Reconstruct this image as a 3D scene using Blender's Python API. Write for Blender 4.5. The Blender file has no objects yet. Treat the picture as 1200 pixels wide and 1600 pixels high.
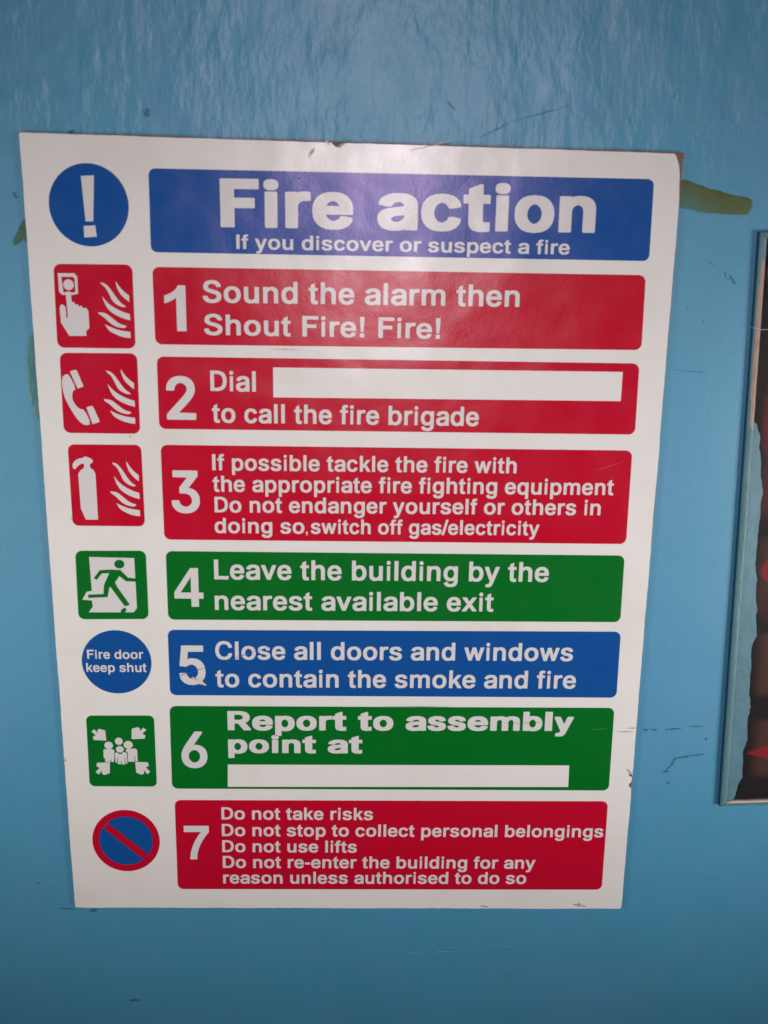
# A fire action notice screwed flat to a blue painted wall, with the edge of a framed poster at the right.
# Sign-plane units are millimetres: u to the right, v downwards from the notice's top left corner, w away from the viewer.
import bpy, bmesh, math, random
from mathutils import Vector, Matrix, noise

random.seed(4)
scene = bpy.context.scene
COL = scene.collection

def world(u, v, w=0.0):
    return Vector(((u - 150.0) / 1000.0, w / 1000.0, 1.5 - (v - 197.0) / 1000.0))

# ---------------------------------------------------------------- camera
cam_data = bpy.data.cameras.new('camera')
cam = bpy.data.objects.new('camera', cam_data)
COL.objects.link(cam)
CAM_UVW = (153.794, 61.557, -461.463)
R = [[0.9996, -0.0152, -0.0222], [0.0096, 0.9727, -0.232], [0.0251, 0.2317, 0.9725]]
def axis(r): return Vector((r[0], r[2], -r[1])).normalized()      # (u, v, w) -> world
ax, ay, az = axis(R[0]), -axis(R[1]), -axis(R[2])
m = Matrix((ax, ay, az)).transposed().to_4x4()
m.translation = world(*CAM_UVW)
cam.matrix_world = m
cam_data.sensor_fit = 'VERTICAL'
cam_data.sensor_height = 24.0
cam_data.sensor_width = 18.0
cam_data.lens = 1500.0 / 1600.0 * 24.0
cam_data.clip_start = 0.01
cam_data.clip_end = 50.0
cam_data.dof.use_dof = True
cam_data.dof.focus_distance = 0.535
cam_data.dof.aperture_fstop = 6.3
scene.camera = cam

# ---------------------------------------------------------------- room light and added side fills
w_ = bpy.data.worlds.new('World'); scene.world = w_; w_.use_nodes = True
w_.node_tree.nodes['Background'].inputs[0].default_value = (0.62, 0.58, 0.60, 1)
w_.node_tree.nodes['Background'].inputs[1].default_value = 0.07

def area(name, pos, target, sx, sy, power, color, spread=180):
    d = bpy.data.lights.new(name, 'AREA'); d.shape = 'RECTANGLE'; d.size = sx; d.size_y = sy
    d.energy = power; d.color = color; d.spread = math.radians(spread)
    o = bpy.data.objects.new(name, d); COL.objects.link(o)
    p = world(*pos); t = world(*target)
    o.location = p
    o.rotation_euler = (t - p).to_track_quat('-Z', 'Y').to_euler()
    return o
area('ceiling_lamp', (205, -185, -1600), (150, 70, 0), 0.17, 0.74, 0.49, (1.0, 0.88, 0.95), 36)
area('right_fill', (790, 270, -450), (358, 225, 0), 0.28, 0.30, 0.44, (1.0, 0.99, 0.95), 54)  # added unseen side light; lifts the right so the bottom centre stays darker
area('left_fill', (-480, 260, -450), (-22, 215, 0), 0.28, 0.30, 0.36, (1.0, 0.98, 0.90), 54)  # its added counterpart, out of view, lifting the left

scene.view_settings.view_transform = 'Standard'
scene.view_settings.look = 'None'
scene.view_settings.gamma = 1.0
scene.view_settings.exposure = 0.0

# ---------------------------------------------------------------- measured shapes (mm)
PANELS = {'s':[(-0.46,-1.72),(300.02,1.83),(300.18,395.29),(0.95,394.23)],'h':[(56.55,12.49),(287.39,13.16),(287.92,49.56),(56.21,49.19)],'1':[(56.53,55.77),(286.92,55.98),(287.51,90.72),(56.59,91.2)],'2':[(56.97,96.88),(287.08,97.1),(287.53,131.46),(56.84,131.37)],'3':[(57.15,139.16),(286.87,139.37),(287.23,186.79),(57.22,186.58)],'4':[(57.63,192.5),(287.03,192.79),(287.33,228.15),(57.57,228.41)],'5':[(57.05,233.9),(288.04,233.34),(288.34,269.74),(57.05,269.51)],'6':[(56.5,275.56),(287.74,275.51),(288.04,323.16),(56.13,322.64)],'7':[(57.24,329.37),(288.14,329.6),(288.35,383.26),(57.09,382.8)]}
TEXTS = [('h','Fire action',(88.58,37.58),(261.5,37.32),21.34,'black'),('h','If you discover or suspect a fire',(95.58,47.13),(250.29,47.18),6.41,'bold'),('1','Sound the alarm then',(79.5,71.49),(228.01,71.39),9.93,'bold'),('1','Shout Fire! Fire!',(79.68,86.41),(190.94,86.73),9.53,'bold'),('2','Dial',(81.9,112.8),(103.55,112.89),9.69,'bold'),('2','to call the fire brigade',(82.32,127.96),(210.92,128.19),9.26,'bold'),('3','If possible tackle the fire with',(81.8,151.33),(230.4,151.31),7.9,'bold'),('3','the appropriate fire fighting equipment',(81.74,162.02),(278.9,161.75),7.99,'bold'),('3','Do not endanger yourself or others in',(82.41,172.42),(273.23,172.07),7.84,'bold'),('3','doing so',(82.15,182.91),(126.44,182.92),7.66,'bold'),('3',',',(127.14,182.91),(128.25,182.9),7.45,'bold'),('3','switch off gas/electricity',(129.58,182.89),(243.2,182.65),7.46,'bold'),('4','Leave the building by the',(81.31,206.92),(249.25,206.89),10.34,'bold'),('4','nearest available exit',(81.22,223.03),(221.9,222.87),10.06,'bold'),('5','Close all doors and windows',(80.77,249.66),(264.19,249.48),9.73,'bold'),('5','to contain the smoke and fire',(80.58,264.88),(266.56,264.73),9.8,'bold'),('6','Report to assembly',(86.17,288.98),(266.78,288.58),10.81,'black'),('6','point at',(86.12,301.84),(156.25,301.85),10.21,'black'),('7','Do not take risks',(81.72,340.64),(162.32,340.88),7.19,'bold'),('7','Do not stop to collect personal belongings',(81.72,350.56),(286.85,351.07),7.25,'bold'),('7','Do not use lifts',(81.66,360.17),(153.9,360.43),7.12,'bold'),('7','Do not re-enter the building for any',(81.78,369.76),(250.93,370.21),7.26,'bold'),('7','reason unless authorised to do so',(81.73,379.27),(246.49,379.56),7.25,'bold'),('fd','Fire door',(15.84,249.71),(44.2,249.61),4.86,'bold'),('fd','keep shut',(15.02,256.87),(45.52,256.76),4.89,'bold')]
NUMBERS = [('1',61.52,63.9,71.49,84.91),('2',60.77,105.86,74.79,126.81),('3',61.46,151.63,75.28,173.11),('4',61.17,201.12,75.67,221.43),('5',62.2,242.19,75.56,263.78),('6',61.69,289.78,75.25,310.73),('7',61.48,344.47,74.79,364.56)]
BLANKS = [('2',[(111.84,101.26),(279.34,101.17),(279.34,115.22),(111.86,115.48)]),('6',[(85.73,308.57),(265.95,308.5),(266.16,321.07),(85.44,321.44)])]
CIRCLES = {'warn':[28.82,28.92,18.06,18.15],'door':[30.54,251.5,17.61,17.19],'ban':[30.54,353.55,17.85,18.29],'ban_in':[30.58,353.45,14.16,14.42]}
PICTO_PANELS = {'alarm':[(11.09,55.14),(47.28,54.89),(47.17,93.34),(10.59,93.33)],'phone':[(11.41,95.77),(47.66,95.54),(47.56,133.9),(11.08,133.86)],'extinguisher':[(12.55,139.45),(47.74,139.32),(47.89,179.92),(12.6,179.91)],'exit':[(13.0,192.73),(47.71,192.42),(47.73,228.18),(12.62,228.58)],'assembly':[(13.36,281.13),(48.21,280.97),(48.18,321.52),(13.05,321.37)]}
FLAMES = [[(0.5884,0.2139),(0.6401,0.2254),(0.6718,0.2445),(0.7008,0.2751),(0.7302,0.3123),(0.7603,0.3561),(0.7902,0.3967),(0.8198,0.4341),(0.8542,0.4653),(0.8933,0.4903),(0.898,0.5026),(0.8532,0.502),(0.8015,0.483),(0.7705,0.4645),(0.7428,0.4402),(0.7212,0.4096),(0.7056,0.3729),(0.6871,0.3346),(0.6656,0.2949),(0.6431,0.2666),(0.6196,0.2497),(0.603,0.2345)],[(0.7848,0.1947),(0.8126,0.2396),(0.8364,0.2703),(0.8654,0.3018),(0.8968,0.33),(0.9475,0.3674),(0.9439,0.4414),(0.8932,0.4027),(0.8626,0.3752),(0.8352,0.346),(0.813,0.3103),(0.7959,0.268),(0.7867,0.2339)],[(0.6056,0.3772),(0.6486,0.432),(0.6841,0.4653),(0.7263,0.4952),(0.7732,0.5221),(0.8247,0.5462),(0.8738,0.5649),(0.9441,0.585),(0.9475,0.6613),(0.8718,0.6412),(0.8208,0.6232),(0.7692,0.6007),(0.7244,0.574),(0.6865,0.5432),(0.6568,0.5073),(0.6354,0.4664),(0.6199,0.4287)],[(0.5424,0.5691),(0.6146,0.5731),(0.6598,0.5907),(0.702,0.6232),(0.7443,0.6558),(0.7867,0.6884),(0.8331,0.711),(0.8836,0.7237),(0.8962,0.736),(0.8583,0.754),(0.7926,0.7449),(0.7514,0.7317),(0.7128,0.7114),(0.6747,0.6833),(0.637,0.6473),(0.6033,0.6204),(0.5735,0.6026),(0.5545,0.5875)],[(0.619,0.7106),(0.6796,0.7385),(0.7259,0.7562),(0.7779,0.773),(0.8382,0.7859),(0.9408,0.7996),(0.9408,0.8731),(0.8617,0.8642),(0.8114,0.8523),(0.7638,0.8345),(0.7215,0.8155),(0.6846,0.7951),(0.6544,0.7663)]]
SYMBOLS = {'warn':[[(25.97,16.33),(31.89,15.95),(30.51,36.0),(27.02,36.06)],[(26.03,38.05),(31.29,37.68),(31.75,42.75),(26.03,43.13)]],'alarm_ring_out':[(12.87,59.28),(20.4,59.17),(21.78,60.64),(21.71,68.42),(19.5,68.96),(14.3,69.04),(12.98,67.67)],'alarm_ring_in':[(14.42,60.88),(19.85,60.8),(20.5,61.73),(20.52,67.81),(14.95,67.9)],'alarm_button':[17.53,64.41,2.43,2.45],'alarm_hand':[[(16.05,67.63),(18.24,67.47),(18.6,72.13),(19.74,72.37),(20.19,73.5),(21.24,73.1),(21.69,74.24),(22.87,73.84),(23.58,74.97),(25.13,74.82),(26.07,76.46),(26.09,84.11),(24.53,85.41),(24.53,87.72),(16.5,87.83),(13.0,81.74),(12.78,74.87),(13.66,73.21),(14.9,73.83),(15.61,74.83),(15.65,79.53),(16.36,79.39),(16.16,72.17)]],'phone':[[(11.64,109.6),(12.04,107.16),(13.07,106.23),(13.98,105.76),(14.77,105.75),(15.94,107.47),(17.5,110.93),(17.84,112.95),(16.95,113.52),(16.41,114.38),(16.21,115.54),(16.18,116.78),(16.34,118.1),(17.02,119.59),(18.24,121.23),(19.55,122.18),(20.95,122.43),(22.35,124.28),(23.74,127.74),(23.67,129.64),(22.13,130.0),(20.56,129.56),(18.98,128.34),(17.37,126.33),(15.72,123.51),(14.17,120.46),(12.73,117.16),(11.89,113.54)],[(15.81,104.69),(16.3,104.16),(18.42,103.61),(19.06,103.86),(21.77,111.3),(21.35,111.7),(18.95,112.46)],[(22.63,121.61),(23.05,121.2),(25.19,120.65),(25.82,121.04),(28.55,127.94),(28.19,128.48),(25.1,129.46)]],'extinguisher':[[(16.82,153.99),(17.65,152.54),(18.4,151.78),(19.33,151.22),(19.83,150.36),(19.9,149.2),(19.53,148.69),(18.72,148.83),(17.86,149.25),(16.95,149.95),(16.19,150.71),(15.57,151.54),(14.97,151.53),(14.39,150.68),(14.29,149.69),(14.7,148.55),(15.45,147.57),(16.57,146.74),(17.72,146.25),(18.89,146.1),(19.71,145.82),(20.16,145.41),(20.69,145.27),(21.28,145.39),(22.0,145.66),(22.84,146.06),(23.55,146.53),(24.12,147.07),(24.26,147.61),(23.96,148.16),(23.51,148.54),(22.89,148.75),(22.63,149.37),(22.7,150.4),(23.16,151.18),(24.0,151.72),(24.6,152.43),(25.13,153.77),(25.18,176.69),(19.18,176.75),(17.09,171.07)]],'exit_door':[(19.71,195.81),(41.93,196.19),(42.15,222.32),(40.45,224.62),(17.9,224.78),(20.14,221.75),(19.84,218.46),(15.16,218.13),(17.46,213.95),(20.11,213.49)],'exit_head':[34.45,199.38,2.47,2.26],'exit_man':[[(21.44,206.81),(24.62,202.59),(29.44,202.27),(34.72,202.36),(38.38,206.38),(42.35,206.78),(42.28,208.38),(37.39,208.27),(34.22,205.55),(31.78,208.9),(32.9,211.43),(38.68,220.66),(36.15,221.41),(29.33,211.09),(28.73,212.19),(27.81,216.64),(18.32,217.16),(18.07,215.41),(25.82,215.05),(26.42,210.03),(29.27,204.14),(25.42,204.32),(22.9,207.66)],[(34.26,224.74),(33.87,224.17),(34.62,223.02),(35.45,222.39),(36.36,222.27),(36.75,222.84),(36.62,224.09),(35.79,224.72)]],'arrow':[(15.64,290.01),(17.15,288.67),(18.75,290.7),(18.84,289.05),(20.02,288.42),(22.82,289.43),(23.1,295.07),(16.67,294.79),(16.19,293.06),(17.52,292.27),(17.68,291.96)],'arrow_boxes':[[(15.73,288.44),(23.1,295.07)],[(36.22,287.42),(43.95,294.2)],[(16.7,307.44),(24.26,314.75)],[(37.48,307.13),(44.98,314.53)]],'heads':[[24.18,297.83,2.23,2.13],[29.54,295.44,2.01,2.05],[34.32,297.47,2.37,2.21],[29.89,300.02,2.01,1.82]],'bodies':[[(21.25,300.44),(22.13,299.97),(26.08,299.95),(26.98,300.74),(26.78,304.78),(26.37,307.24),(25.07,307.25),(25.14,305.98),(24.7,305.98),(24.63,307.41),(21.91,307.1),(21.86,305.19),(21.29,305.04)],[(32.73,300.72),(33.64,299.76),(37.96,299.59),(38.79,300.38),(38.8,306.72),(37.64,306.89),(37.63,303.95),(37.34,303.95),(37.2,307.05),(33.74,307.06),(33.83,301.98)],[(27.19,302.32),(28.23,301.68),(29.33,302.79),(30.33,302.78),(31.54,301.67),(32.69,301.67),(33.37,302.46),(33.39,308.18),(32.38,308.18),(32.4,304.76),(32.18,304.76),(32.07,308.66),(30.48,308.66),(30.43,306.75),(30.14,306.75),(30.06,308.51),(28.47,308.51),(28.51,304.77),(28.22,304.77),(28.07,307.88),(27.23,307.4)]],'ban_bar':[(19.19,345.97),(21.7,343.12),(42.09,361.56),(39.57,364.65)]}
WALL = {'smear_right':[(298.63,12.96),(303.42,13.44),(308.71,15.02),(313.64,16.81),(319.29,17.83),(324.2,19.25),(329.07,20.11),(332.7,20.61),(334.43,21.9),(334.55,24.92),(333.05,27.78),(329.1,28.22),(323.49,28.13),(317.87,27.84),(313.08,27.73),(306.98,26.51),(301.71,25.47),(299.71,25.31)],'smear_left_top':[(-0.93,34.84),(-3.38,38.74),(-5.48,42.65),(-7.15,45.5),(-6.55,47.27),(-4.68,46.53),(-3.09,44.73),(0.14,45.39),(0.69,37.62)],'smear_left_low':[(0.18,87.38),(-1.74,88.15),(-3.92,92.63),(-4.91,99.36),(-5.3,106.88),(-5.02,113.69),(-3.99,120.54),(-2.41,125.13),(-0.67,127.41),(0.42,128.17),(0.33,118.2),(0.23,103.04)],'spot':[(54.86,-12.01),(56.33,-13.11),(58.14,-12.21),(57.76,-9.79),(55.74,-9.21)],'panel_outer':[(337.87,35.5),(347.82,331.37)],'pane_in':[(342.72,44.06),(344.44,103.07),(359.01,328.67),(374.52,327.5)],'ragged':[(347.13,125.4),(349.48,132.63),(349.67,137.38),(351.31,143.74),(351.36,150.16),(353.5,158.22),(353.42,166.37),(353.53,179.53),(353.95,189.52),(353.68,196.23),(355.56,204.67),(355.8,213.19),(357.19,220.04),(357.26,226.95),(358.41,234.6),(356.48,241.62),(357.52,251.5),(357.59,258.62),(358.19,267.58),(359.62,274.8),(358.83,280.26),(358.72,285.74),(359.83,293.08),(358.08,299.37),(358.96,307.93),(359.39,315.43),(357.35,319.2),(356.82,324.12),(355.89,328.68)],'ridge':[(345.39,169.72),(347.19,203.04),(348.96,223.55),(350.97,273.03),(352.21,302.36),(352.42,328.69)],'pts':{'bead_top_in':(342.04,40.61),'bead_mid':(343.11,81.81),'wood_end':(346.18,125.41),'glass_low':(355.89,328.68),'botl':(347.82,331.37),'botr':(374.6,328.26)}}
BOLD = {'a':(556,(29,527),[[(85,32),(57,61),(37,100),(29,152),(35,212),(50,244),(71,268),(101,288),(138,304),(181,315),(360,340),(377,348),(382,352),(383,360),(382,376),(374,396),(357,415),(337,427),(313,434),(297,436),(277,435),(252,428),(225,415),(206,400),(192,384),(181,366),(173,362),(141,362),(53,385),(45,392),(45,412),(71,460),(103,492),(141,516),(185,532),(237,543),(301,546),(377,538),(413,528),(447,512),(479,488),(504,456),(521,412),(527,360),(527,16),(525,3),(521,-1),(509,-3),(397,-2),(387,4),(385,21),(345,1),(305,-10),(233,-14),(177,-9),(133,4)],[(185,126),(175,144),(173,156),(175,168),(185,185),(204,200),(229,210),(281,221),(381,235),(384,232),(384,204),(381,180),(370,156),(349,131),(321,111),(285,99),(245,97),(221,103),(209,108),(197,115)]]),
'b':(611,(61,578),[[(65,0),(61,12),(61,708),(65,715),(77,718),(189,717),(197,712),(199,704),(199,520),(201,515),(229,533),(269,546),(317,551),(345,551),(409,542),(421,537),(468,516),(513,476),(549,420),(571,352),(578,268),(570,184),(548,116),(515,64),(469,23),(412,-4),(341,-14),(273,-10),(232,4),(197,26),(195,4),(192,0),(185,-2),(81,-3)],[(253,126),(233,147),(215,180),(201,228),(198,272),(201,312),(213,356),(233,392),(261,420),(293,435),(317,438),(345,434),(377,417),(403,392),(424,352),(435,312),(438,272),(435,228),(424,188),(401,146),(376,120),(345,104),(317,99),(293,103),(261,119)]]),
'c':(556,(34,524),[[(102,61),(65,116),(42,180),(34,264),(43,352),(65,416),(99,468),(150,511),(206,536),(278,546),(342,543),(378,535),(414,521),(444,504),(469,484),(489,460),(509,428),(522,392),(522,376),(518,368),(434,346),(398,346),(392,352),(374,388),(350,413),(314,430),(290,434),(262,429),(231,412),(218,399),(205,384),(186,348),(174,304),(171,264),(174,228),(185,184),(204,148),(231,120),(266,102),(290,98),(314,102),(350,119),(377,148),(393,184),(402,190),(434,190),(518,169),(524,160),(523,140),(511,108),(492,76),(472,52),(446,30),(414,10),(382,-2),(346,-10),(302,-14),(278,-14),(206,-4),(150,21)]]),
'd':(611,(34,551),[[(101,60),(64,116),(43,180),(34,268),(42,356),(63,420),(98,475),(146,517),(202,542),(217,544),(274,551),(342,547),(382,533),(411,516),(413,520),(415,712),(419,716),(430,718),(534,718),(546,715),(550,710),(551,700),(550,4),(546,0),(534,-3),(426,-2),(417,4),(414,26),(382,5),(342,-9),(294,-14),(266,-13),(198,-3),(146,21)],[(234,122),(209,148),(187,192),(177,228),(174,268),(179,320),(189,356),(207,388),(234,417),(270,435),(294,438),(318,435),(354,418),(380,392),(399,356),(411,312),(414,272),(410,224),(399,184),(380,148),(350,118),(318,103),(294,99),(267,104)]]),
'e':(556,(23,528),[[(91,61),(53,116),(31,180),(23,260),(31,348),(52,412),(88,468),(135,509),(194,536),(267,546),(335,542),(379,531),(419,512),(455,484),(485,448),(507,404),(523,348),(528,276),(528,232),(523,225),(507,222),(167,222),(163,220),(165,208),(177,172),(199,138),(227,115),(263,100),(291,97),(303,98),(323,103),(343,113),(363,128),(378,148),(387,168),(395,174),(431,174),(515,153),(520,144),(518,124),(503,88),(479,56),(443,26),(403,5),(355,-9),(283,-14),(199,-4),(139,21)],[(167,329),(165,332),(175,360),(195,392),(223,417),(255,431),(279,434),(307,429),(331,418),(347,404),(359,392),(375,364),(385,332),(379,329)]]),
'f':(333,(10,325),[[(10,532),(88,532),(88,560),(92,630),(110,680),(145,710),(190,724),(245,727),(290,722),(325,714),(312,620),(280,626),(255,626),(236,616),(228,598),(226,565),(226,532),(318,532),(318,430),(226,430),(226,0),(88,0),(88,430),(10,430)]]),
'g':(611,(40,553),[[(108,-158),(83,-131),(63,-99),(63,-79),(68,-71),(140,-31),(172,-30),(183,-35),(209,-67),(227,-83),(252,-97),(276,-104),(296,-106),(340,-100),(380,-80),(400,-59),(412,-31),(416,25),(412,28),(384,11),(344,-2),(276,-6),(212,1),(152,25),(104,65),(69,117),(47,185),(40,265),(47,345),(70,417),(104,469),(140,502),(152,511),(208,537),(276,546),(344,542),(384,529),(416,508),(420,533),(428,538),(532,539),(548,536),(551,533),(553,525),(553,-11),(544,-79),(520,-130),(484,-168),(436,-195),(376,-212),(312,-217),(232,-213),(184,-201),(143,-183)],[(215,149),(194,185),(182,229),(179,265),(182,305),(194,349),(214,385),(242,413),(276,429),(300,432),(324,429),(356,413),(380,389),(403,349),(414,309),(417,265),(414,225),(401,181),(382,149),(368,135),(356,125),(324,110),(300,107),(272,110),(241,125)]]),
'h':(611,(65,546),[[(69,3),(65,10),(65,18),(66,710),(69,715),(81,718),(193,717),(202,714),(205,706),(205,517),(265,544),(329,552),(405,546),(453,528),(473,514),(493,499),(521,461),(540,410),(546,346),(546,10),(541,3),(529,0),(421,0),(413,2),(408,6),(406,326),(399,374),(377,410),(373,413),(341,433),(309,438),(293,436),(265,426),(242,410),(221,384),(209,354),(205,314),(205,18),(203,6),(197,1),(185,0),(81,0)]]),
'i':(278,(69,209),[[(85,594),(73,614),(69,646),(73,678),(85,699),(105,713),(125,718),(145,718),(177,712),(194,698),(205,678),(209,642),(205,614),(193,594),(173,580),(153,575),(137,575),(121,576),(101,581)],[(85,3),(81,9),(80,18),(81,522),(85,528),(93,530),(185,530),(194,526),(196,514),(196,10),(190,2),(181,0),(97,0)]]),
'k':(556,(69,562),[[(69,0),(206,0),(206,150),(270,222),(400,0),(562,0),(362,318),(548,532),(382,532),(206,322),(206,718),(69,718)]]),
'l':(278,(69,209),[[(69,0),(209,0),(209,718),(69,718)]]),
'm':(889,(64,826),[[(68,3),(64,10),(64,18),(64,518),(65,530),(68,534),(84,537),(192,536),(200,530),(202,514),(204,511),(237,530),(272,541),(312,546),(340,545),(400,535),(444,509),(464,484),(496,511),(532,530),(576,542),(644,546),(692,540),(736,525),(772,500),(800,466),(820,418),(826,362),(826,14),(824,6),(820,2),(808,0),(704,0),(692,2),(688,6),(686,346),(679,386),(656,415),(628,429),(604,433),(588,432),(564,423),(544,408),(527,386),(518,362),(515,338),(515,14),(512,5),(508,2),(496,0),(396,0),(384,1),(377,6),(375,354),(369,386),(348,413),(320,429),(296,433),(284,432),(260,423),(240,410),(219,386),(207,358),(204,326),(204,18),(202,6),(196,1),(184,0),(80,0)]]),
'n':(611,(65,546),[[(69,3),(65,10),(65,18),(65,522),(67,534),(73,538),(81,539),(189,539),(200,534),(202,514),(205,510),(210,514),(261,537),(325,546),(349,546),(405,540),(449,524),(493,494),(522,454),(540,402),(546,338),(544,6),(533,0),(501,0),(421,0),(413,2),(408,6),(406,322),(399,370),(377,406),(341,428),(309,433),(293,431),(266,422),(241,404),(220,378),(209,350),(205,310),(205,18),(203,6),(197,1),(185,0),(81,0)]]),
'o':(611,(34,578),[[(106,61),(66,116),(43,180),(34,264),(43,352),(67,416),(106,471),(154,509),(217,536),(306,546),(395,536),(458,509),(506,471),(546,416),(569,352),(578,264),(569,180),(546,116),(506,61),(458,23),(395,-4),(306,-14),(217,-4),(154,23)],[(218,142),(212,148),(192,184),(180,228),(176,264),(180,304),(192,348),(212,384),(242,413),(278,430),(306,434),(338,429),(372,412),(398,386),(422,344),(433,304),(436,264),(432,224),(421,184),(400,148),(374,122),(334,102),(306,98),(274,103),(240,120)]]),
'p':(611,(62,578),[[(66,-204),(62,-197),(62,-189),(63,531),(66,536),(78,539),(186,538),(194,535),(196,531),(198,506),(230,528),(266,540),(318,546),(342,546),(410,537),(466,512),(513,471),(526,451),(549,415),(571,347),(578,263),(571,183),(548,107),(514,53),(470,13),(410,-15),(342,-24),(274,-20),(234,-7),(202,14),(200,7),(198,-201),(193,-205),(182,-207),(82,-207)],[(260,111),(234,137),(214,175),(202,219),(199,263),(202,307),(214,351),(234,386),(258,411),(294,429),(318,432),(342,429),(378,411),(405,383),(424,347),(435,303),(439,263),(435,219),(423,175),(404,139),(374,109),(342,93),(318,90),(294,93)]]),
'q':(611,(34,552),[[(100,51),(64,107),(42,174),(34,263),(43,351),(64,415),(100,471),(146,511),(206,537),(274,546),(342,541),(382,528),(414,507),(417,511),(418,531),(426,538),(534,539),(549,535),(552,523),(552,-189),(550,-201),(546,-205),(534,-207),(438,-207),(422,-206),(416,-201),(414,11),(410,12),(382,-6),(342,-20),(294,-24),(266,-24),(198,-13),(145,11)],[(234,113),(209,139),(188,179),(177,227),(174,263),(178,307),(189,347),(208,383),(235,411),(270,429),(294,432),(318,429),(355,411),(379,387),(399,351),(412,303),(415,263),(411,215),(400,175),(381,139),(350,108),(322,94),(294,90),(270,93)]]),
'r':(389,(64,383),[[(68,3),(64,10),(64,18),(64,522),(66,534),(80,539),(188,538),(198,534),(200,514),(212,522),(252,539),(304,546),(368,544),(378,542),(382,538),(383,530),(383,438),(380,430),(364,426),(312,429),(292,428),(260,417),(237,402),(220,383),(207,354),(203,322),(201,6),(196,2),(184,0),(84,0)]]),
's':(556,(30,519),[[(71,52),(46,88),(32,128),(31,152),(38,159),(128,176),(162,175),(169,168),(184,136),(210,112),(242,100),(270,97),(306,100),(342,115),(364,136),(370,156),(368,164),(356,180),(334,193),(298,204),(206,224),(138,245),(86,279),(57,320),(47,376),(54,432),(77,472),(110,502),(151,524),(210,541),(278,546),(350,541),(398,528),(438,508),(470,480),(492,448),(508,408),(508,392),(502,384),(414,366),(382,366),(374,371),(361,396),(338,420),(310,434),(282,438),(254,435),(219,420),(198,400),(194,384),(196,372),(210,356),(234,342),(278,330),(362,312),(426,292),(478,260),(509,216),(519,164),(519,148),(511,104),(489,64),(454,32),(406,7),(350,-8),(282,-14),(202,-10),(150,3),(106,24)]]),
't':(333,(10,309),[[(309,532),(309,430),(215,430),(215,175),(217,130),(225,112),(242,102),(266,100),(309,106),(309,-4),(270,-12),(220,-14),(165,-6),(122,16),(96,48),(82,92),(78,160),(78,430),(10,430),(10,532),(78,532),(78,625),(215,695),(215,532)]]),
'u':(611,(66,545),[[(122,36),(91,76),(72,132),(66,192),(66,516),(69,528),(82,532),(186,532),(198,530),(204,524),(205,212),(212,164),(238,124),(269,104),(302,99),(318,100),(342,109),(370,128),(389,152),(402,184),(406,220),(407,524),(410,529),(422,532),(526,532),(542,528),(545,512),(545,8),(542,-3),(526,-7),(418,-6),(410,0),(408,20),(406,23),(398,17),(346,-6),(286,-14),(258,-13),(206,-8),(173,4),(158,10)]]),
'v':(556,(13,543),[[(210,6),(14,502),(15,526),(19,530),(29,532),(101,532),(145,531),(155,526),(277,195),(281,199),(401,526),(406,530),(417,532),(525,532),(537,530),(543,522),(542,502),(346,6),(341,2),(333,0),(285,0),(221,0)]]),
'w':(778,(10,769),[[(170,3),(166,10),(11,502),(10,522),(14,529),(26,532),(130,532),(142,531),(149,526),(234,231),(238,232),(321,526),(326,530),(338,532),(442,532),(455,530),(461,522),(542,229),(546,236),(629,526),(634,530),(650,532),(750,532),(762,530),(766,528),(769,522),(768,502),(610,4),(594,0),(498,0),(486,1),(479,6),(390,307),(300,6),(294,1),(282,0),(182,0)]]),
'x':(556,(15,541),[[(19,3),(15,14),(15,26),(18,34),(193,270),(194,274),(29,498),(26,506),(28,526),(32,530),(43,532),(159,532),(175,529),(279,377),(315,432),(387,530),(399,532),(515,532),(526,530),(531,526),(532,506),(529,498),(363,270),(538,34),(541,26),(539,6),(535,2),(523,0),(407,0),(394,2),(313,114),(279,165),(275,163),(244,114),(163,3),(151,0),(39,0)]]),
'y':(556,(10,539),[[(52,-200),(51,-176),(72,-100),(78,-97),(94,-96),(138,-100),(150,-96),(164,-84),(178,-64),(201,0),(12,500),(10,520),(13,528),(26,532),(62,532),(138,532),(151,528),(258,232),(274,181),(399,528),(406,531),(418,532),(522,532),(534,529),(539,520),(537,500),(315,-84),(295,-128),(274,-159),(250,-182),(222,-199),(190,-209),(150,-214),(122,-214),(82,-210),(58,-204)]]),
'F':(611,(76,587),[[(76,0),(226,0),(226,302),(526,302),(526,424),(226,424),(226,596),(587,596),(587,718),(76,718)]]),
'I':(278,(64,214),[[(64,0),(214,0),(214,718),(64,718)]]),
'S':(667,(39,629),[[(119,39),(79,80),(51,131),(39,195),(40,211),(47,217),(167,218),(183,216),(188,211),(199,171),(214,147),(237,127),(271,110),(307,101),(335,99),(367,102),(403,112),(439,130),(465,155),(479,179),(483,203),(479,223),(467,243),(447,259),(419,275),(347,298),(259,322),(177,351),(110,395),(83,427),(65,467),(59,515),(59,531),(68,587),(94,639),(135,680),(187,710),(259,731),(343,737),(423,730),(488,711),(539,682),(582,639),(607,593),(618,535),(617,519),(611,512),(499,511),(479,512),(473,519),(458,563),(427,593),(379,615),(335,620),(307,618),(275,608),(243,591),(220,567),(209,547),(205,527),(209,507),(223,486),(251,464),(275,452),(335,432),(411,413),(483,390),(519,374),(550,355),(584,327),(608,295),(622,259),(629,207),(621,139),(596,87),(555,43),(502,11),(427,-12),(335,-19),(243,-12),(175,8)]]),
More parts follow.
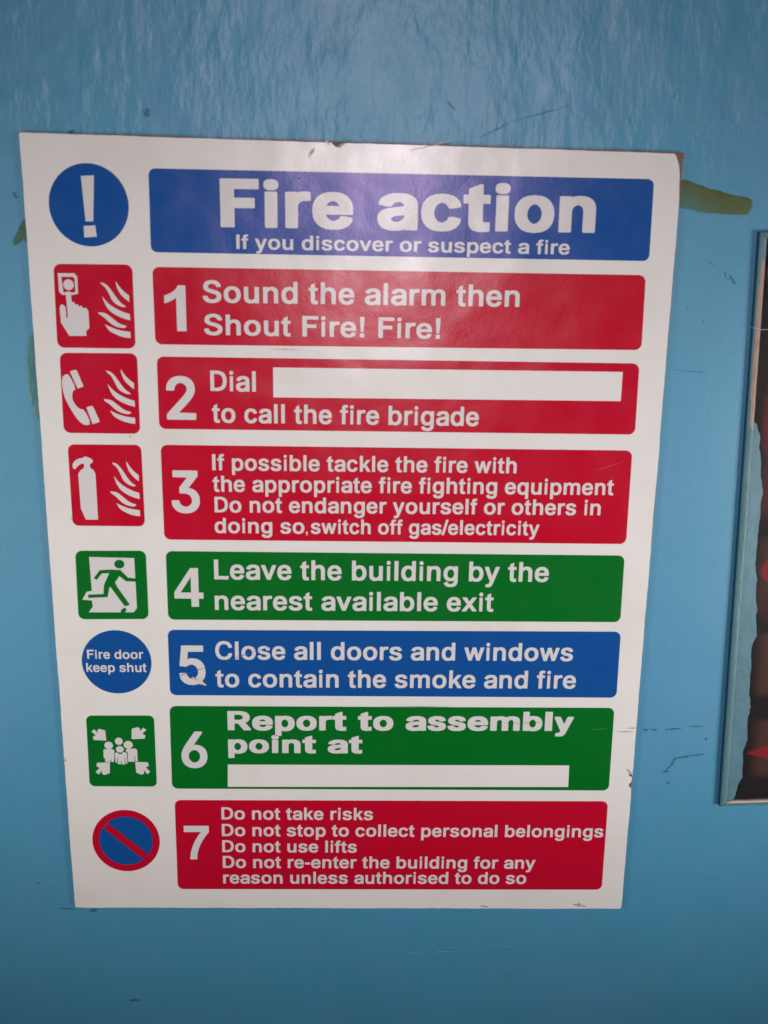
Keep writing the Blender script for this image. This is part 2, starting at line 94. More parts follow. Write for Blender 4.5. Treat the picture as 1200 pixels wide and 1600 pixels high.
'D':(722,(76,685),[[(80,3),(76,10),(76,18),(76,702),(79,714),(96,718),(340,718),(440,708),(528,675),(576,642),(614,602),(645,554),(674,470),(685,366),(674,250),(645,166),(614,118),(572,75),(528,45),(440,12),(332,0),(96,0)],[(220,115),(219,602),(224,604),(312,604),(380,597),(440,574),(485,538),(512,498),(519,486),(538,426),(544,362),(538,294),(518,230),(484,180),(433,142),(376,121),(304,114)]]),
'L':(611,(76,583),[[(76,0),(583,0),(583,122),(226,122),(226,718),(76,718)]]),
'C':(722,(44,684),[[(136,80),(85,155),(57,239),(44,355),(56,475),(86,563),(133,635),(199,691),(260,718),(280,726),(364,737),(444,733),(496,720),(544,699),(584,673),(620,637),(649,595),(670,551),(683,499),(684,479),(680,473),(664,469),(564,469),(549,471),(544,475),(533,511),(518,539),(499,563),(476,583),(449,599),(424,609),(396,615),(380,616),(336,609),(288,588),(252,556),(243,547),(213,499),(191,431),(184,359),(190,287),(213,219),(244,170),(287,131),(340,108),(380,102),(396,103),(424,109),(448,119),(476,135),(499,155),(518,179),(533,207),(544,243),(549,247),(564,249),(664,249),(680,245),(684,239),(684,223),(670,167),(648,120),(620,81),(586,47),(572,37),(544,19),(499,-1),(444,-15),(380,-19),(272,-5),(198,27)]]),
'R':(722,(76,695),[[(80,3),(76,10),(76,18),(76,702),(79,714),(96,718),(380,718),(468,711),(544,689),(596,656),(636,610),(659,558),(667,490),(659,422),(636,369),(598,326),(546,294),(536,290),(534,286),(692,34),(695,26),(693,6),(688,2),(676,0),(548,0),(532,2),(528,6),(370,262),(364,264),(236,264),(229,262),(228,6),(220,1),(208,0),(96,0)],[(229,382),(229,602),(232,604),(360,604),(408,600),(448,589),(478,570),(498,546),(511,514),(513,490),(511,466),(498,434),(476,410),(448,393),(408,382),(356,379),(236,379)]]),
'1':(556,(69,378),[[(240,0),(378,0),(378,710),(268,710),(258,683),(236,650),(205,620),(165,592),(118,568),(69,550),(69,430),(130,450),(190,482),(240,522)]]),
'2':(556,(26,511),[[(30,3),(26,14),(28,94),(253,330),(318,402),(339,430),(354,457),(363,482),(365,502),(362,526),(351,550),(334,570),(306,588),(282,596),(262,598),(246,596),(219,586),(194,567),(177,542),(168,518),(163,482),(158,474),(138,472),(46,472),(34,474),(29,482),(28,494),(35,554),(58,610),(91,650),(130,678),(138,683),(190,702),(254,710),(278,710),(342,703),(394,683),(441,650),(471,614),(493,566),(500,498),(496,458),(486,422),(466,382),(438,342),(346,238),(229,118),(234,116),(504,110),(509,106),(511,98),(509,6),(502,1),(490,0),(46,0)]]),
'3':(556,(27,516),[[(97,35),(63,71),(38,119),(27,179),(27,195),(34,203),(91,205),(156,203),(162,195),(170,163),(183,139),(199,122),(227,105),(251,98),(271,96),(291,98),(319,107),(347,125),(367,149),(378,175),(382,203),(378,231),(368,259),(347,286),(323,303),(283,318),(239,322),(179,322),(171,326),(168,331),(169,423),(306,591),(67,597),(63,600),(60,607),(60,703),(67,709),(79,710),(467,710),(486,707),(489,703),(490,695),(490,615),(327,415),(347,413),(406,395),(453,363),(488,319),(509,267),(516,199),(508,135),(485,83),(451,42),(408,11),(343,-12),(275,-19),(199,-13),(143,6)]]),
'4':(556,(27,526),[[(315,0),(445,0),(445,150),(526,150),(526,262),(445,262),(445,710),(310,710),(27,268),(27,150),(315,150)],[(315,262),(135,262),(315,545)]]),
'5':(556,(27,516),[[(91,39),(59,75),(37,119),(27,175),(28,191),(31,196),(47,200),(155,198),(162,191),(169,163),(180,143),(199,122),(227,104),(251,96),(267,95),(287,98),(315,110),(343,132),(363,161),(375,191),(378,223),(374,255),(363,284),(342,315),(315,337),(283,351),(259,354),(219,346),(191,334),(163,315),(155,314),(131,314),(51,323),(39,328),(37,351),(76,691),(83,697),(95,698),(463,698),(479,695),(483,691),(484,683),(484,599),(482,591),(477,587),(199,584),(185,459),(187,454),(227,464),(267,467),(339,462),(387,446),(421,427),(453,399),(479,365),(498,327),(512,279),(516,219),(509,155),(485,95),(451,50),(406,15),(343,-11),(271,-19),(195,-13),(138,7)]]),
'6':(556,(31,520),[[(97,47),(61,95),(52,119),(38,155),(31,219),(37,287),(55,343),(84,403),(132,479),(287,706),(307,710),(411,710),(426,707),(430,699),(429,679),(272,451),(363,442),(415,421),(461,387),(493,343),(513,287),(520,215),(513,151),(491,95),(455,47),(411,13),(347,-12),(271,-19),(199,-11),(143,12)],[(203,130),(183,159),(171,191),(168,223),(171,251),(183,283),(200,307),(211,317),(227,329),(255,341),(275,344),(291,342),(323,330),(350,307),(367,283),(379,251),(383,219),(380,191),(367,157),(349,131),(325,111),(291,97),(275,95),(255,98),(227,110)]]),
'7':(556,(25,528),[[(135,0),(276,0),(282,90),(305,195),(345,300),(400,400),(470,500),(528,570),(528,698),(25,698),(25,570),(368,570),(300,480),(240,380),(190,270),(155,155),(138,60)]]),
'!':(333,(96,238),[[(101,0),(232,0),(232,140),(101,140)],[(125,188),(208,188),(238,560),(238,718),(96,718),(96,560)]]),
',':(278,(64,214),[[(68,-165),(64,-158),(64,-142),(94,138),(100,144),(108,146),(196,146),(208,144),(213,138),(214,118),(162,-162),(156,-166),(144,-168),(80,-168)]]),
'/':(278,(-33,311),[[(-29,-16),(-33,-9),(-32,11),(184,731),(189,735),(199,737),(291,737),(305,735),(311,727),(310,707),(94,-13),(87,-18),(75,-19),(-17,-19)]]),
'-':(333,(27,306),[[(31,218),(27,229),(27,333),(30,341),(35,344),(287,345),(299,343),(305,337),(306,229),(304,221),(299,217),(47,215)]])}
BLACK = {'F':(667,(57,649),[[(59,6),(57,18),(57,702),(60,714),(70,717),(82,718),(590,718),(634,718),(646,714),(649,702),(649,578),(646,570),(642,568),(626,566),(273,566),(273,442),(278,439),(566,439),(578,437),(583,434),(585,426),(585,302),(582,290),(562,287),(274,286),(272,6),(266,2),(254,0),(138,0),(74,0),(64,2)]]),
'i':(333,(52,281),[[(74,578),(58,598),(52,622),(52,650),(60,678),(76,697),(100,710),(148,718),(192,717),(224,713),(256,697),(275,674),(281,650),(281,634),(275,598),(256,576),(232,562),(192,555),(140,555),(104,561)],[(75,6),(70,14),(68,26),(69,522),(76,532),(96,537),(228,537),(250,534),(260,526),(263,514),(261,14),(252,4),(232,0),(100,0),(84,2)]]),
'r':(444,(48,440),[[(53,8),(49,14),(48,30),(48,514),(52,530),(65,537),(89,539),(213,539),(229,536),(237,531),(261,539),(325,546),(413,544),(433,539),(437,534),(439,522),(439,426),(435,414),(429,409),(417,406),(369,406),(341,408),(329,407),(305,400),(279,386),(273,380),(259,366),(247,342),(244,318),(244,26),(241,10),(229,2),(205,0),(77,0),(61,3)]]),
'e':(667,(17,646),[[(98,61),(54,114),(28,176),(17,264),(27,352),(53,416),(98,471),(154,510),(222,535),(310,546),(358,546),(414,542),(450,534),(470,530),(514,513),(559,484),(595,448),(622,404),(640,348),(646,284),(646,236),(644,224),(638,216),(626,212),(610,211),(234,211),(227,208),(237,184),(262,154),(294,132),(334,120),(354,119),(374,123),(396,132),(414,144),(430,160),(444,184),(458,191),(522,191),(626,170),(633,164),(636,156),(635,124),(614,85),(583,52),(542,25),(492,4),(434,-9),(330,-14),(226,-3),(158,21)],[(231,340),(235,348),(257,376),(284,396),(318,410),(334,413),(350,411),(385,396),(410,376),(430,348),(433,340)]]),
'a':(667,(22,645),[[(57,60),(30,104),(22,152),(22,176),(31,224),(46,252),(76,280),(113,300),(162,316),(202,325),(290,336),(414,349),(430,353),(435,360),(426,381),(410,397),(388,408),(354,415),(314,408),(286,396),(267,384),(254,372),(238,351),(222,345),(162,345),(50,370),(43,376),(40,384),(42,416),(72,460),(111,492),(158,516),(214,533),(274,543),(374,546),(458,539),(510,526),(548,512),(586,488),(617,456),(638,412),(645,356),(645,20),(643,8),(638,3),(630,-1),(614,-3),(474,-3),(454,-1),(442,6),(422,0),(370,-10),(282,-14),(206,-9),(139,8),(94,29)],[(242,143),(233,156),(233,164),(244,180),(264,192),(286,200),(350,211),(430,219),(434,219),(438,216),(434,192),(420,168),(398,147),(366,129),(330,119),(306,118),(270,127),(257,132)]]),
'c':(667,(26,643),[[(106,62),(62,115),(36,176),(26,268),(37,356),(62,416),(108,472),(166,511),(234,536),(322,546),(366,546),(426,542),(466,535),(506,522),(542,506),(574,485),(605,456),(625,428),(640,396),(640,364),(637,356),(632,352),(526,329),(462,330),(450,336),(429,372),(402,395),(366,410),(350,412),(334,411),(294,394),(264,368),(242,332),(231,296),(228,268),(230,236),(242,200),(264,164),(294,138),(334,121),(346,120),(366,122),(402,137),(432,164),(453,200),(466,206),(530,206),(634,184),(639,180),(642,172),(642,140),(625,104),(605,76),(578,50),(546,28),(512,12),(466,-3),(418,-11),(330,-14),(234,-4),(166,21)]]),
't':(444,(8,426),[[(115,48),(94,96),(89,160),(89,404),(84,407),(20,408),(10,412),(8,420),(8,532),(12,537),(20,540),(88,541),(89,616),(92,624),(96,627),(260,693),(276,695),(304,694),(309,692),(313,684),(313,544),(316,541),(320,540),(412,540),(420,538),(425,532),(426,420),(423,412),(412,408),(320,407),(313,404),(313,192),(315,152),(324,137),(340,131),(404,136),(416,135),(424,130),(426,120),(425,4),(423,0),(416,-3),(360,-12),(276,-14),(208,-6),(148,17)]]),
'o':(667,(26,642),[[(102,62),(60,116),(36,176),(26,264),(36,356),(60,416),(102,470),(158,511),(222,535),(306,545),(342,546),(446,535),(510,511),(568,468),(608,416),(633,352),(642,260),(632,176),(608,116),(566,61),(510,21),(446,-3),(362,-13),(330,-14),(306,-13),(222,-3),(158,21)],[(260,160),(237,196),(225,236),(222,264),(225,296),(238,336),(258,369),(286,395),(322,411),(334,412),(350,409),(382,395),(398,381),(411,368),(431,336),(443,296),(446,264),(442,232),(431,196),(411,164),(386,140),(346,122),(322,121),(294,133),(286,137)]]),
'n':(667,(49,618),[[(53,8),(49,18),(49,46),(49,514),(50,526),(53,531),(61,537),(77,539),(209,539),(229,537),(237,533),(241,527),(277,538),(345,546),(393,546),(457,539),(501,526),(513,522),(557,494),(591,454),(612,402),(618,338),(618,26),(617,14),(613,8),(605,3),(589,0),(457,0),(437,2),(424,10),(421,26),(421,314),(413,358),(390,390),(357,408),(337,412),(309,404),(281,386),(263,366),(250,338),(246,306),(246,26),(243,10),(230,2),(205,0),(77,0),(61,3)]]),
'R':(778,(57,758),[[(62,8),(58,14),(57,30),(57,690),(58,702),(61,710),(74,716),(102,718),(410,718),(510,711),(594,688),(653,654),(694,610),(719,558),(728,490),(720,418),(693,358),(654,318),(597,286),(597,282),(756,50),(758,22),(754,8),(742,2),(722,0),(566,0),(542,5),(535,10),(371,254),(270,255),(266,254),(266,250),(266,22),(262,9),(250,2),(222,0),(86,0),(70,3)],[(266,394),(266,582),(370,583),(418,579),(454,570),(482,555),(505,530),(516,502),(518,486),(516,466),(502,438),(482,417),(454,403),(418,394),(370,391),(274,391)]]),
'p':(667,(46,642),[[(51,-199),(48,-193),(47,-177),(47,511),(47,523),(51,531),(59,536),(75,539),(199,539),(223,537),(235,529),(279,541),(335,546),(379,546),(459,536),(523,508),(571,470),(607,419),(634,347),(642,263),(635,175),(608,99),(572,47),(523,7),(459,-20),(383,-30),(343,-31),(279,-26),(243,-15),(240,-17),(239,-185),(236,-197),(231,-202),(207,-207),(83,-207),(62,-205)],[(275,147),(255,180),(242,223),(239,259),(243,299),(254,335),(275,371),(303,395),(331,408),(351,408),(387,391),(413,367),(432,335),(444,291),(447,259),(444,223),(432,183),(411,148),(384,123),(355,109),(335,107),(307,120)]]),
's':(611,(22,583),[[(68,52),(40,88),(23,132),(24,164),(27,170),(35,175),(135,193),(199,192),(213,184),(230,152),(253,132),(284,120),(299,118),(319,120),(351,132),(375,151),(378,160),(367,173),(343,186),(215,214),(143,234),(84,268),(52,308),(40,364),(40,388),(49,432),(74,472),(111,503),(159,526),(219,541),(291,546),(331,546),(395,541),(447,529),(494,508),(529,480),(554,448),(571,412),(571,380),(568,372),(559,367),(463,349),(399,350),(386,356),(371,381),(351,401),(323,414),(311,416),(295,414),(267,403),(247,387),(243,376),(259,360),(283,349),(411,322),(483,301),(540,268),(571,228),(583,172),(583,148),(574,104),(550,64),(512,32),(459,7),(395,-8),(319,-14),(215,-10),(155,3),(106,24)]]),
'm':(1000,(48,953),[[(53,8),(49,14),(48,26),(48,510),(50,526),(57,533),(81,537),(213,537),(233,535),(245,528),(297,542),(345,546),(389,546),(465,535),(515,510),(525,502),(581,528),(629,541),(689,546),(737,545),(793,540),(849,524),(892,498),(925,462),(945,418),(953,358),(953,22),(950,10),(945,5),(921,0),(785,0),(765,3),(755,10),(752,26),(752,338),(744,374),(725,395),(693,410),(677,412),(653,404),(629,390),(614,374),(604,350),(601,330),(601,22),(600,14),(594,6),(585,2),(569,0),(437,0),(416,2),(403,10),(400,26),(400,346),(393,373),(374,394),(345,409),(333,411),(309,405),(283,390),(265,371),(253,346),(249,318),(249,26),(246,10),(233,2),(209,0),(77,0),(61,3)]]),
'b':(667,(46,642),[[(51,4),(47,12),(46,24),(47,704),(54,713),(74,718),(222,716),(234,710),(238,700),(239,544),(242,542),(278,552),(338,557),(382,556),(454,548),(522,520),(573,480),(609,428),(634,360),(642,272),(634,184),(610,116),(573,64),(522,23),(458,-4),(382,-13),(338,-14),(278,-9),(234,4),(218,-2),(190,-3),(74,-3),(58,0)],[(277,160),(254,196),(242,236),(238,272),(242,312),(253,348),(276,384),(305,408),(332,420),(354,419),(386,404),(408,384),(431,348),(444,304),(447,272),(442,232),(431,196),(411,164),(386,140),(354,124),(334,123),(305,136)]]),
'l':(333,(52,281),[[(53,6),(52,18),(52,710),(60,717),(72,718),(272,717),(280,710),(281,702),(280,8),(275,2),(260,0),(72,0),(60,1)]]),
'y':(611,(8,598),[[(52,-196),(49,-184),(49,-160),(71,-84),(80,-78),(92,-75),(156,-75),(168,-66),(181,-48),(201,4),(9,484),(8,512),(12,524),(20,529),(32,531),(112,532),(180,531),(192,529),(199,524),(300,261),(304,255),(408,524),(420,530),(444,532),(568,532),(584,530),(592,526),(596,520),(598,512),(596,481),(366,-88),(349,-124),(326,-156),(300,-180),(276,-194),(264,-200),(228,-210),(176,-214),(100,-211),(64,-203)]])}
SCRATCHES = [ ((174.78, 2.98),(198.45, -2.92),0.5,'grey',0.2),((128.94, 6.54),(131.85, 2.38),1.0,'grey',0.2),((142.26, 1.65),(145.73, 0.22),1.2,'grey',0.15),((136.47, -0.97),(138.5, 1.17),1.0,'pale',0.2),((268.63, 149.45),(283.17, 144.82),0.28,'red',0.05),((57.04, 260.67),(79.48, 252.82),0.3,'blue',0.1),((85.73, 250.68),(109.66, 242.17),0.3,'blue',0.1),((68.53, 259.2),(75.91, 264.09),2.6,'pale',0.15),((68.54, 258.84),(72.36, 262.35),0.5,'brown',0.3),((275.74, 287.56),(284.51, 287.15),0.35,'green',0.1),((289.71, 288.96),(299.54, 288.92),0.3,'brown',0.1),((295.34, 287.11),(300.73, 286.72),0.3,'brown',0.1),((273.02, 392.45),(280.9, 393.66),1.2,'grey',0.3),((275.78, 391.25),(278.42, 393.66),1.6,'grey',0.4),((221.83, 393.21),(227.15, 394.02),0.8,'grey',0.2),((297.04, 310.0),(300.12, 314.48),0.6,'brown',0.3),((298.32, 313.36),(300.49, 314.85),0.9,'dark',0.2),((124.26, 15.44),(125.13, 15.7),0.8,'dark',0.1),((0.26, 304.71),(1.43, 307.27),0.5,'brown',0.2),((231.08, 284.47),(251.22, 283.66),0.12,'green',0.05),((167.28, 275.02),(200.59, 275.22),0.15,'green',0.05),((152.14, 69.71),(164.32, 79.87),0.2,'red',0.2),((144.69, 78.67),(147.67, 74.19),0.2,'red',0.1),((109.91, 92.56),(125.04, 92.95),0.2,'red',0.05),((279.94, 1.09),(282.46, -0.61),0.3,'brown',0.1),((42.59, 134.64),(42.84, 135.89),0.3,'dark',0.1),((12.28, 175.6),(12.52, 176.9),0.5,'brown',0.1),((39.24, 173.72),(39.79, 175.33),0.4,'dark',0.1) ]
SCUFFS_WALL = [ ((304.57, 288.17),(306.6, 288.16),0.6,'d'),((308.27, 287.78),(311.69, 288.14),0.6,'s'),((316.1, 288.12),(323.85, 287.35),0.7,'d'),((328.5, 286.23),(335.94, 285.84),0.3,'s'),((322.63, 304.7),(330.67, 302.81),0.8,'d'),((330.67, 302.81),(337.45, 302.04),0.4,'s'),((318.15, 312.55),(323.25, 303.95),0.7,'s'),((316.06, 312.18),(319.87, 312.54),0.4,'d'),((319.28, 317.8),(320.47, 319.68),0.6,'s'),((337.3, 293.17),(338.7, 293.53),1.0,'s'),((326.91, 55.36),(330.08, 59.71),1.4,'s'),((324.34, 53.94),(326.81, 57.41),0.6,'f'),((304.64, 99.91),(320.26, 100.93),0.4,'s'),((180.2, 423.15),(192.64, 422.36),0.7,'f'),((192.65, 422.77),(212.23, 421.99),0.5,'f'),((169.79, 440.07),(184.09, 438.86),0.3,'f'),((226.51, 422.02),(240.76, 421.23),0.3,'f'),((-7.73, 395.02),(1.22, 395.42),0.8,'s'),((8.76, 396.62),(12.96, 395.83),2.2,'d'),((20.9, -2.11),(23.79, -2.7),1.6,'d'),((26.91, 453.36),(34.73, 453.39),1.6,'s'),((83.96, 451.47),(105.42, 449.04),0.3,'f'),((191.6, -17.94),(195.16, -14.78),1.0,'s'),((206.58, -3.34),(220.81, -10.4),0.6,'s'),((220.81, -10.4),(246.53, -17.64),0.4,'s'),((293.85, -22.04),(294.84, -23.94),1.0,'f'),((308.16, 69.78),(308.57, 70.96),0.8,'f'),((316.4, 76.2),(317.09, 77.08),0.8,'f'),((316.95, 49.69),(320.17, 51.67),0.6,'f'),((-5.18, 23.77),(-4.23, 26.53),0.9,'s'),((-18.39, 379.26),(-17.76, 380.04),0.9,'d') ]
BARS = [ (46.3,89.3,(0.035, 0.01, 0.008),3.2),(105.7,138.1,(0.13, 0.038, 0.03),9.6),(146.0,190.8,(0.16, 0.045, 0.032),11.9),(197.0,236.8,(0.17, 0.05, 0.038),14.6),(245.5,283.7,(0.16, 0.048, 0.034),16.1) ]
REDS = [ (13.4,89.2,4.6,16.5,(0.3, 0.008, 0.035),0.5),(16.9,125.9,7.3,13.2,(0.16, 0.012, 0.018),0.5),(18.3,165.7,4.6,5.9,(0.6, 0.006, 0.035),0.15),(19.7,184.5,5.9,7.3,(0.1, 0.008, 0.02),0.6) ]
TRI = (12.6, 266.8)

# ---------------------------------------------------------------- materials
def nodes(name):
    mt = bpy.data.materials.new(name); mt.use_nodes = True
    nt = mt.node_tree
    return mt, nt, nt.nodes['Principled BSDF']
def nnoise(nt, vec, scale, detail=3.0, rough=0.5, stretch=None):
    if stretch:
        mp = nt.nodes.new('ShaderNodeMapping'); mp.inputs['Scale'].default_value = stretch
        nt.links.new(vec, mp.inputs['Vector']); vec = mp.outputs[0]
    n = nt.nodes.new('ShaderNodeTexNoise'); n.inputs['Scale'].default_value = scale
    n.inputs['Detail'].default_value = detail; n.inputs['Roughness'].default_value = rough
    nt.links.new(vec, n.inputs['Vector'])
    return n.outputs['Fac']
def nramp(nt, fac, stops):
    r = nt.nodes.new('ShaderNodeValToRGB'); e = r.color_ramp.elements
    while len(e) < len(stops): e.new(0.5)
    for k, (p, c) in enumerate(stops):
        e[k].position = p; e[k].color = (*c, 1) if len(c) == 3 else c
    nt.links.new(fac, r.inputs[0]); return r.outputs['Color']
def nmath(nt, op, a, b, clamp=False):
    n = nt.nodes.new('ShaderNodeMath'); n.operation = op; n.use_clamp = clamp
    for i, x in enumerate((a, b)):
        if isinstance(x, (int, float)): n.inputs[i].default_value = x
        else: nt.links.new(x, n.inputs[i])
    return n.outputs[0]
def nmix(nt, fac, a, b, mode='MIX'):
    n = nt.nodes.new('ShaderNodeMix'); n.data_type = 'RGBA'; n.blend_type = mode
    for sock, x in ((n.inputs[0], fac), (n.inputs[6], a), (n.inputs[7], b)):
        if isinstance(x, (int, float)): sock.default_value = x
        elif isinstance(x, tuple): sock.default_value = (*x, 1)
        else: nt.links.new(x, sock)
    return n.outputs[2]
def nbump(nt, h, dist, strength=1.0, normal=None):
    b = nt.nodes.new('ShaderNodeBump'); b.inputs['Strength'].default_value = strength
    b.inputs['Distance'].default_value = dist
    nt.links.new(h, b.inputs['Height'])
    if normal is not None: nt.links.new(normal, b.inputs['Normal'])
    return b.outputs[0]

def print_mat(name, color, rough=0.24, grime=0.0, grime_col=(0.42, 0.34, 0.24)):
    mt, nt, p = nodes(name)
    co = nt.nodes.new('ShaderNodeTexCoord').outputs['Object']
    base = nmix(nt, nmath(nt, 'MULTIPLY', nnoise(nt, co, 45, 5, 0.6), 0.22), color, tuple(c * 0.80 for c in color))
    if grime:
        g = nramp(nt, nnoise(nt, co, 16, 7, 0.62), [(0.50, (0, 0, 0)), (0.80, (1, 1, 1))])
        base = nmix(nt, nmath(nt, 'MULTIPLY', g, grime), base, grime_col)
    specks = nramp(nt, nnoise(nt, co, 520, 2, 0.5), [(0.0, (0, 0, 0)), (0.76, (0, 0, 0)), (0.82, (1, 1, 1))])
    base = nmix(nt, nmath(nt, 'MULTIPLY', specks, 0.35), base, tuple(c * 0.6 + 0.05 for c in color))
    nt.links.new(base, p.inputs['Base Color'])
    r = nmath(nt, 'ADD', nmath(nt, 'MULTIPLY', nnoise(nt, co, 60, 4), 0.18), rough - 0.09)
    nt.links.new(r, p.inputs['Roughness'])
    b1 = nbump(nt, nnoise(nt, co, 24, 2), 0.0010)
    b2 = nbump(nt, nnoise(nt, co, 750, 2, 0.5), 0.000018, 1.0, nbump(nt, nnoise(nt, co, 170, 3, 0.6), 0.00006, 1.0, b1))
    nt.links.new(b2, p.inputs['Normal'])
    p.inputs['Specular IOR Level'].default_value = 0.4
    return mt

WHITE = (0.76, 0.735, 0.715)
M_white = print_mat('white_laminate', WHITE, grime=0.24)
M_letter = print_mat('white_print', (0.67, 0.64, 0.64))
M_blue = print_mat('blue_print', (0.004, 0.075, 0.30))
M_blue.node_tree.nodes['Principled BSDF'].inputs['Specular Tint'].default_value = (1.0, 0.72, 1.0, 1)   # bronzing of the blue ink
M_red = print_mat('red_print', (0.50, 0.001, 0.022))
M_green = print_mat('green_print', (0.0, 0.14, 0.014))

def simple(name, color, rough=0.6, var=0.3, scale=200, bump=0.0002, spec=0.5):
    mt, nt, p = nodes(name)
    co = nt.nodes.new('ShaderNodeTexCoord').outputs['Object']
    f = nnoise(nt, co, scale, 5, 0.65)
    nt.links.new(nmix(nt, f, tuple(c * (1 - var) for c in color), tuple(min(1, c * (1 + var)) for c in color)), p.inputs['Base Color'])
    p.inputs['Roughness'].default_value = rough
    p.inputs['Specular IOR Level'].default_value = spec
    nt.links.new(nbump(nt, f, bump), p.inputs['Normal'])
    return mt
M_core = simple('brown_board_core', (0.17, 0.105, 0.075), 0.85)
def glue_mat(name, c1, c2, pivot):
    mt, nt, p = nodes(name)
    co = nt.nodes.new('ShaderNodeTexCoord').outputs['Object']
    sep = nt.nodes.new('ShaderNodeSeparateXYZ'); nt.links.new(co, sep.inputs[0])
    # thick olive at the end of the stroke, thin and bluish near the notice and along its lower edge
    t = nmath(nt, 'MULTIPLY', nmath(nt, 'SUBTRACT', nmath(nt, 'ADD', sep.outputs['X'], nmath(nt, 'MULTIPLY', sep.outputs['Z'], 1.6)), pivot), 55)
    t = nmath(nt, 'ADD', t, nmath(nt, 'MULTIPLY', nnoise(nt, co, 190, 5, 0.6), 1.1), True)
    nt.links.new(nmix(nt, t, c2, c1), p.inputs['Base Color'])
    at = nt.nodes.new('ShaderNodeAttribute'); at.attribute_name = 'film'
    al = nmath(nt, 'ADD', at.outputs['Fac'], nmath(nt, 'MULTIPLY', nmath(nt, 'SUBTRACT', nnoise(nt, co, 320, 5, 0.7), 0.5), 1.3))
    nt.links.new(nramp(nt, al, [(0.15, (0, 0, 0)), (0.55, (0.9, 0.9, 0.9))]), p.inputs['Alpha'])
    p.inputs['Roughness'].default_value = 0.45
    nt.links.new(nbump(nt, nnoise(nt, co, 200, 3), 0.0004), p.inputs['Normal'])
    return mt
M_smear = glue_mat('olive_glue', (0.072, 0.105, 0.018), (0.045, 0.17, 0.14), 2.838)
M_smear2 = glue_mat('green_glue', (0.03, 0.13, 0.075), (0.035, 0.19, 0.22), 2.43)
def soft_mark(name, color, amount):
    mt = simple(name, color, 0.7, 0.3, 500)
    nt = mt.node_tree; p = nt.nodes['Principled BSDF']
    co = nt.nodes.new('ShaderNodeTexCoord').outputs['Object']
    nt.links.new(nramp(nt, nnoise(nt, co, 900, 4, 0.7), [(0.35, (0.05, 0.05, 0.05)), (0.60, (amount,) * 3)]), p.inputs['Alpha'])
    return mt
M_dirt = soft_mark('dark_dirt', (0.03, 0.10, 0.155), 0.62)
M_black = simple('black_speck', (0.03, 0.025, 0.02), 0.8)
M_soft_dirt = soft_mark('grey_scuff', (0.03, 0.13, 0.22), 0.6)
M_brown_dirt = simple('brown_scuff', (0.30, 0.24, 0.20), 0.8)
M_grey_dirt = simple('grey_smudge', (0.42, 0.40, 0.38), 0.8)
M_faint = simple('faint_scuff', (0.14, 0.36, 0.52), 0.4)
M_pale = simple('pale_scratch', (0.60, 0.56, 0.55), 0.5)
M_redscr = simple('pink_scratch', (0.55, 0.07, 0.08), 0.5)
M_bluescr = simple('light_blue_scratch', (0.035, 0.13, 0.36), 0.5)
M_greenscr = simple('light_green_scratch', (0.05, 0.22, 0.08), 0.5)
M_wood = simple('bare_wood', (0.36, 0.23, 0.18), 0.7, 0.5, 500, 0.0004)
M_palewood = simple('pale_wood', (0.60, 0.47, 0.38), 0.6, 0.3, 300, 0.0003)

